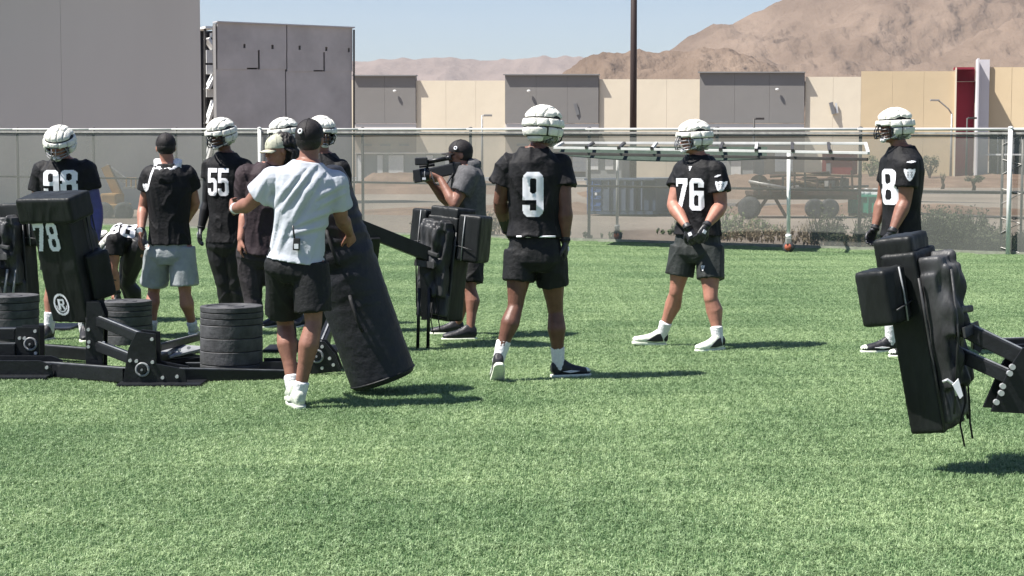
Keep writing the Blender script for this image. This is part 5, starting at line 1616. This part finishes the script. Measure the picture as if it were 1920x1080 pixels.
# number 98
p98 = person('player number 98 with one blue sleeve, looking down behind the pad numbered 78', dict(
    head=(112, 272, -.08), neck=(120, 302, 0), pelvis=(124, 440, .02), sh=[(82, 322, 0), (160, 320, 0)], el=[(66, 388, .05), (182, 392, .02)], wr=[(72, 440, -.12), (180, 455, -.05)],
    pn=[(1, 0, 0), (-1, 0, 0)], hip=[(104, 455), (144, 455)], kn=[(98, 540), (150, 540)], an=[(92, 618), (158, 618)],
    toe=[(-.3, -1, 0), (.3, -1, 0)], face=(-.12, -.95, -.42), hup=(0, -.3, 1), body=(0, -1, 0)),
    dict(skin='skin_l', helmet='g', gloves=(0, 0), csleeve=(None, 'bluesleeve'), sleeve=(.55, .5), sg=.018, bulk=1.08, seed=15, dbg=D), players)
chest_number(p98, '98', .72, .29, .21)
# number 55
p55 = person('player number 55 with a black arm sleeve, looking down to the left', dict(
    head=(414, 255, -.05), neck=(424, 290, 0), pelvis=(424, 440, 0), sh=[(396, 312, .04), (458, 314, -.05)], el=[(388, 380, .05), (470, 380, -.02)], wr=[(377, 428, .02), (463, 425, -.24)],
    pn=[(1, 0, 0), (-1, 0, 0)], hip=[(408, 455, .02), (442, 455, -.02)], kn=[(418, 530, -.03), (440, 535, .0)], an=[(424, 604), (446, 606)],
    toe=[(-.6, -1, 0), (-.4, -1, 0)], face=(-.6, -.8, -.25), hup=(-.1, -.15, 1), body=(-.4, -.9, 0), Y=15.6),
    dict(skin='skin_d', helmet='b', gloves=(1, 0), csleeve=('tight', None), sleeve=(.35, .22), sg=.014, bulk=.98, seed=18, legs='leggings', legmat='tight', hem=-.10, shoe='shoew', dbg=D), players)
chest_number(p55, '55', .66, .21, .25, shiftx=-.02)
# helmeted players behind the man in white
pa = person('helmeted player facing left behind the coach in the cream cap', dict(
    head=(531, 254, 0), neck=(538, 290, 0), pelvis=(542, 440, 0), sh=[(508, 312, .05), (574, 312, 0)], el=[(500, 375, .05), (586, 375, .02)], wr=[(506, 430, -.1), (584, 430, -.1)],
    hip=[(524, 455), (560, 455)], kn=[(522, 535), (562, 535)], an=[(520, 612), (566, 612)], toe=[(-.6, -1, 0), (-.4, -1, 0)], face=(-.75, -.62, -.12), body=(-.3, -1, 0), Y=15.8),
    dict(skin='skin_m', helmet='b', sleeve=(.5, .5), bulk=1.0, seed=20, dbg=D), players)
pb = person('helmeted player half hidden behind the right shoulder of the man in the white shirt', dict(
    head=(603, 252, .0), neck=(606, 292, 0), pelvis=(606, 445, 0), sh=[(574, 314, .0), (638, 318, -.06)], el=[(566, 380, .02), (645, 385, -.05)], wr=[(575, 430, -.12), (632, 438, -.12)],
    hip=[(588, 458), (626, 458)], kn=[(586, 540), (628, 540)], an=[(584, 616), (632, 616)], toe=[(.3, -1, 0), (.5, -1, 0)], face=(.45, -.85, -.15), body=(.1, -1, 0), Y=15.2),
    dict(skin='skin_m', helmet='b', sleeve=(.55, .55), bulk=1.06, seed=23, dbg=D), players)
for t in (.36, .44):
    q = lerp(pb['sh'][1], pb['el'][1], t)
    decal('sleeve_stripe', pb['shirt'], .11, .014, q, (.9, -.4, 0), (0, 0, 1), M['white'], lambda u, v: True, .0045)
# crouching player
pk = person('player bent over beside the coach with head down and white numerals on the back', dict(
    head=(196, 466, -.12), neck=(211, 448, -.05), pelvis=(258, 450, .05), sh=[(214, 452, .16), (216, 452, -.20)], el=[(208, 500, .18), (212, 505, -.22)], wr=[(212, 545, .10), (220, 550, -.16)],
    hd=[(0, 0, -1), (0, 0, -1)], pn=[(1, 0, 0), (1, 0, 0)], hip=[(256, 462, .12), (258, 464, -.08)], kn=[(234, 530, .0), (240, 532, .0)], an=[(250, 600, .1), (256, 604, .1)],
    toe=[(-1, -.1, 0), (-1, -.1, 0)], face=(-.55, -.45, -.72), hup=(-.75, -.1, .6), body=(-1, 0, 0), Y=16.3),
    dict(skin='skin_l', helmet='g', gloves=(0, 1), sleeve=(.5, .5), bulk=1.02, seed=26, dbg=D, legs='leggings', legmat='tight'), players)
decal('number', pk['shirt'], .26, .20, P(228, 430, 16.2), (1, 0, 0), (0, .45, 1), M['white'], number_test('68', 1, .15), .006)
# coach in vest
pv = person('coach in black vest with white hood and grey shorts, seen from behind', dict(
    head=(311, 277, .0), neck=(316, 312, 0), pelvis=(318, 458, .0), sh=[(284, 330, 0), (350, 330, .02)], el=[(268, 390, .02), (366, 380, .12)], wr=[(264, 438, -.14), (350, 415, .30)],
    hd=[(-.15, .1, -1), (-.5, .4, -.3)], pn=[(1, 0, 0), (-.2, .5, 0)], hip=[(296, 470), (342, 470)], kn=[(288, 548, .08), (347, 552, -.06)], an=[(280, 616, .10), (356, 618, .10)],
    toe=[(-.3, 1, 0), (-.1, .8, 0)], face=(-.25, .95, -.1), body=(0, 1, 0), curl=(.8, .6), Y=14.9),
    dict(skin='skin_l', cap='cap', hairback=1, sleeve=(.5, .5), sg=.024, hem=.0, flare=.004, legmat='greyshorts', frac=.80, legw=.125, sock=.10, shoe='shoew', bulk=1.0, seed=30, dbg=D, wristband=(None, None)))
# hood, vest edge and white armhole pieces
q = pv['neck']
hd_ = MB()
for k in range(9):
    a = math.pi*k/8; c = q+V((math.cos(a)*.085, -.075*math.sin(a)-.02, .03-.08*math.sin(a)))
    hd_.ell(c, V((.045, 0, 0)), V((0, .04, 0)), V((0, 0, .042)), 10, 7)
addsolid('hood', hd_, M['sock'], pv['root'], .009, 2, folds(4, .006, 16, 16))
hd2 = MB().ell(q+V((.0, -.115, -.10)), V((.10, 0, 0)), V((0, .05, 0)), V((0, 0, .085)), 14, 9)
addsolid('hood_lining', hd2, M['jersey'], pv['root'], .009, 2, folds(5, .006, 16, 16))
for s, i in ((-1, 0), (1, 1)):
    a = pv['sh'][i]+V((-s*.055, -.07, .075)); b_ = pv['sh'][i]+V((-s*.015, -.112, -.02)); c = pv['sh'][i]+V((-s*.01, -.125, -.09))
    if i == 0: decal('shoulder_stripe', pv['shirt'], .030, .20, b_, (1, 0, s*.28), (0, 0, 1), M['white'], lambda u, v: abs(u-.5) < .35, .006)
decal('sleeve_mark', pv['shirt'], .05, .07, lerp(pv['sh'][0], pv['el'][0], .36)-V((.03, 0, 0)), (1, .3, 0), (0, 0, 1), M['white'], shield_test, .0045)
add('watch', MB().disc(lerp(pv['wr'][0], pv['el'][0], .12)+V((-.005, -.034, 0)), (0, 1, .1), .026, .014, 14), M['white'], pv['root'], False, .003)
add('watch_strap', MB().cone(lerp(pv['wr'][0], pv['el'][0], .09), .034, lerp(pv['wr'][0], pv['el'][0], .17), .036, 14), M['strap'], pv['root'], True)
# man in plum shirt with cream cap and dreadlocks
pm = person('man in plum shirt and dark trousers with cream cap and long dark locks', dict(
    head=(520, 282, .0), neck=(506, 312, 0), pelvis=(488, 462, 0), sh=[(464, 330, -.04), (534, 332, .04)], el=[(461, 396, .0), (540, 396, .06)], wr=[(451, 448, -.10), (520, 430, .22)],
    hd=[(-.1, 0, -1), (0, .5, -.5)], pn=[(.6, .3, 0), None], hip=[(470, 480), (508, 480)], kn=[(474, 565, -.03), (524, 565, .04)], an=[(478, 650), (546, 650)],
    toe=[(-.4, .9, 0), (.3, 1, 0)], face=(-.55, -.45, -.12), body=(-.2, .9, 0), Y=13.6),
    dict(skin='skin_l', cap='capcream', legs='trousers', legmat='pants', shirt='maroon', shirtname='shirt', sleeve=(.7, .7), sg=.022, hem=-.10, seed=33, sflare=.014, fold=.012, loose=.008, dbg=D, bulk=.98))
rnd = random.Random(5)
for k in range(15):
    a = rnd.uniform(0, 2*math.pi); b0 = pm['H'](math.sin(a)*.075, math.cos(a)*.05-.03, .03-rnd.random()*.03)
    if math.cos(a) > .55: continue
    l = rnd.uniform(.22, .34); d = V((math.copysign(.05, math.sin(a))*rnd.random(), .0, 0))+V((-.06*rnd.random(), 0, 0))
    add('lock', MB().tube([b0, b0+pm['hR'] @ V((math.sin(a)*.05, -.05, -.05)), b0+d+V((0, 0, -l*.6))+pm['hR'] @ V((math.sin(a)*.04, -.06, 0)), b0+d*1.4+V((0, -.0, -l))+pm['hR'] @ V((0, -.06, 0))], [.014, .016, .014, .009], 7), M['hair'], pm['root'], True)
hm_ = MB().ell(pm['H'](0, -.062, .045), V((.108, 0, 0)), V((0, .10, 0)), V((0, 0, .092)), 16, 10)
hm_.ell(pm['H'](0, -.085, -.05), V((.105, 0, 0)), V((0, .08, 0)), V((0, 0, .10)), 16, 10)
addsolid('gathered_locks', hm_, M['hair'], pm['root'], .009, 1, folds(6, .012, 30, 12))
# man in white shirt
def shirt_creases():
    Yw = 10.6; L_ = []
    def cz(x0, y0, x1, y1, a, w_=.016):
        p, q = P(x0, y0, Yw), P(x1, y1, Yw); L_.append((p.x, p.z, q.x, q.z, a, w_))
    for t in ((592, 318, 538, 392, 1), (572, 322, 522, 384, .8), (608, 330, 560, 410, .9), (586, 352, 548, 430, .7), (640, 352, 604, 372, 1), (644, 366, 606, 388, .9), (628, 398, 560, 424, .9), (622, 424, 548, 442, .8),
              (528, 400, 510, 470, .7), (545, 420, 528, 470, .6), (600, 440, 590, 478, .6), (500, 345, 484, 380, .8), (512, 352, 498, 392, .7), (652, 356, 646, 384, .7), (562, 440, 575, 476, .6)): cz(*t)
    def f(p):
        d = .0035*noise.noise(V((p.x*5, p.y*5, p.z*3.5)))
        for x0, z0, x1, z1, a, w_ in L_:
            ax_, az_ = x1-x0, z1-z0; l2 = ax_*ax_+az_*az_; k = max(0, min(1, ((p.x-x0)*ax_+(p.z-z0)*az_)/l2))
            e = math.hypot(p.x-x0-ax_*k, p.z-z0-az_*k)
            if e < .09:
                tp = math.sin(math.pi*(.12+.76*k))
                side = ((p.x-x0)*az_-(p.z-z0)*ax_)
                d += a*tp*(.011*math.exp(-((e-.016)/.016)**2)*(1 if side > 0 else -.9))
        return d
    return f
pw = person('man in white shirt and black shorts holding the tall tackling bag, seen from behind', dict(
    head=(581, 262, .03), neck=(577, 308, .0), pelvis=(556, 484, .02), sh=[(512, 338, .0), (628, 344, .03)], el=[(466, 384, .06), (640, 410, .12)], wr=[(437, 392, .28), (655, 436, .38)],
    hd=[(-.3, .9, .3), (.1, .6, -.7)], pn=[(.9, .3, 0), (-.3, .8, -.4)], hip=[(530, 500, .02), (582, 502, -.01)], kn=[(535, 610, .16), (588, 606, .00)], an=[(549, 724, .13), (561, 738, .10)],
    toe=[(-.15, 1, 0), (-.25, .75, 0)], fpitch=(.1, 0), face=(.12, .98, .06), body=(.05, 1, 0), curl=(.7, .5)),
    dict(skin='skin_l', cap='cap', caplogo=3.5, hairback=1, shirt='whiteshirt', shirtname='shirt', sleeve=(.62, .68), sflare=.010, sg=.014, hem=-.03, flare=.014, legmat='shorts', frac=.80, legw=.118, sock=.16, shoe='shoew', sole='shoew',
         bulk=1.02, seed=37, creases=shirt_creases(), svox=.0075, dbg=D, wristband=('sock', None)))
sk_ = M['skin_d']; pw['body'].data.materials.clear(); pw['body'].data.materials.append(M['skin_m'])
# radio clipped to the waistband and the rucked hem above it
rp = P(556, 458, pw['pel'].y-.165)
rd = add('radio', MB().box(rp, .042, .03, .075, Matrix.Rotation(.08, 3, 'Y')), M['camb'], pw['root'], False, .006)
add('radio_aerial', MB().tube([rp+V((-.012, 0, .03)), rp+V((-.022, -.0, .115))], .006, 8), M['camb'], rd, True)
add('radio_label', MB().box(rp-V((0, .017, .012)), .026, .004, .03), M['white'], rd)
# cameraman
pc_ = person('cameraman in grey shirt and black cap filming to the left', dict(
    head=(862, 290, .0), neck=(876, 314, 0), pelvis=(884, 452, 0), sh=[(868, 326, .16), (880, 330, -.15)], el=[(838, 378, .22), (852, 384, -.22)], wr=[(806, 340, .14), (826, 336, -.10)],
    hd=[(-.7, -.5, .6), (-.9, .2, .3)], pn=[(0, -1, .3), (0, .8, .5)], thumb=(1, 1), hip=[(882, 466, .09), (886, 466, -.09)], kn=[(872, 540, .02), (882, 542, .0)], an=[(858, 608), (882, 618)],
    toe=[(-1, -.08, 0), (-1, -.12, 0)], face=(-.99, -.1, -.03), body=(-1, -.1, 0), curl=(.9, .8)),
    dict(skin='skin_m', cap='cap', caplogo=-1.1, hairback=1, beard=1, shirt='greyshirt', shirtname='shirt', sleeve=(.55, .6), sg=.020, hem=-.10, legmat='shorts', frac=.85, sock=.0, shoe='shoeb', shoe2=None, seed=41, bulk=1.0, dbg=D))
hdp = MB().ell(pc_['neck']+V((.05, 0, .02)), V((.075, 0, 0)), V((0, .10, 0)), V((0, 0, .06)), 14, 9)
addsolid('hood', hdp, M['greyshirt'], pc_['root'], .009, 2, folds(9, .007, 16, 16))
# video camera
cc = P(822, 322, pc_['neck'].y-.03)
vc = thing('video_camera', 'black shoulder video camera with top viewfinder held by the cameraman', 'camera', V((cc.x, cc.y, cc.z-.08)))
yc = cc.y
def PC(px, py, d=0): return P(px, py, yc+d)
add('body', MB().beam(PC(806, 326), PC(852, 316), .13, .10), M['camb'], vc, False, .012)
lb = add('lens_barrel', MB().tube([PC(808, 326), PC(788, 329)], [.055, .060], 18), M['camb'], vc, True, .004)
add('lens_hood', MB().beam(PC(790, 329), PC(776, 331), .15, .115), M['camb'], lb, False, .008)
add('lens_glass', MB().disc(PC(775.5, 331), (1, 0, 0), .045, .004, 20), M['glass'], lb)
add('lens_ring', MB().torus(PC(797, 328), (1, .0, 0), .060, .005, 20, 6), M['steelg'], lb, True)
add('handle', MB().tube([PC(800, 318), PC(803, 305), PC(846, 297), PC(852, 312)], .013, 8), M['camb'], vc, True)
vf = add('viewfinder', MB().beam(PC(778, 303, -.03), PC(802, 302, -.03), .07, .065), M['camb'], vc, False, .01)
add('viewfinder_arm', MB().tube([PC(800, 303, -.03), PC(838, 296, -.03)], .014, 8), M['camb'], vc, True)
add('eyecup', MB().tube([PC(836, 297, -.03), PC(846, 295, -.03)], [.02, .028], 12), M['camb'], vc, True)
add('battery', MB().box(PC(857, 317), .07, .09, .12), M['camb'], vc, False, .01)
add('microphone', MB().tube([PC(786, 312, .06), PC(815, 309, .06)], .014, 10), M['strap'], vc, True)
add('record_mark', MB().box(PC(795, 335, -.075), .03, .004, .02), M['white'], vc)
add('strap', MB().tube([PC(808, 322, -.07), PC(815, 345, -.09), PC(835, 350, -.08), PC(850, 325, -.07)], .007, 6), M['strap'], vc, True)

# ================================================================== air
zt = max((o.matrix_world.translation.z for o in COL.objects), default=0)
hz = MB().box((0, 4400, 380), 12000, 9600, 762)
hm = bpy.data.materials.new('haze_air'); hm.use_nodes = True
nt = hm.node_tree; nt.nodes.clear(); out = nt.nodes.new('ShaderNodeOutputMaterial'); pv_ = nt.nodes.new('ShaderNodeVolumePrincipled')
pv_.inputs['Color'].default_value = (.86, .90, .96, 1); pv_.inputs['Density'].default_value = HAZE
nt.links.new(pv_.outputs[0], out.inputs['Volume'])
if HAZE > 0:
    me = hz.mesh('haze', (0, 0, 0)); ho = put('haze', me, hm); ho['kind'] = 'stuff'
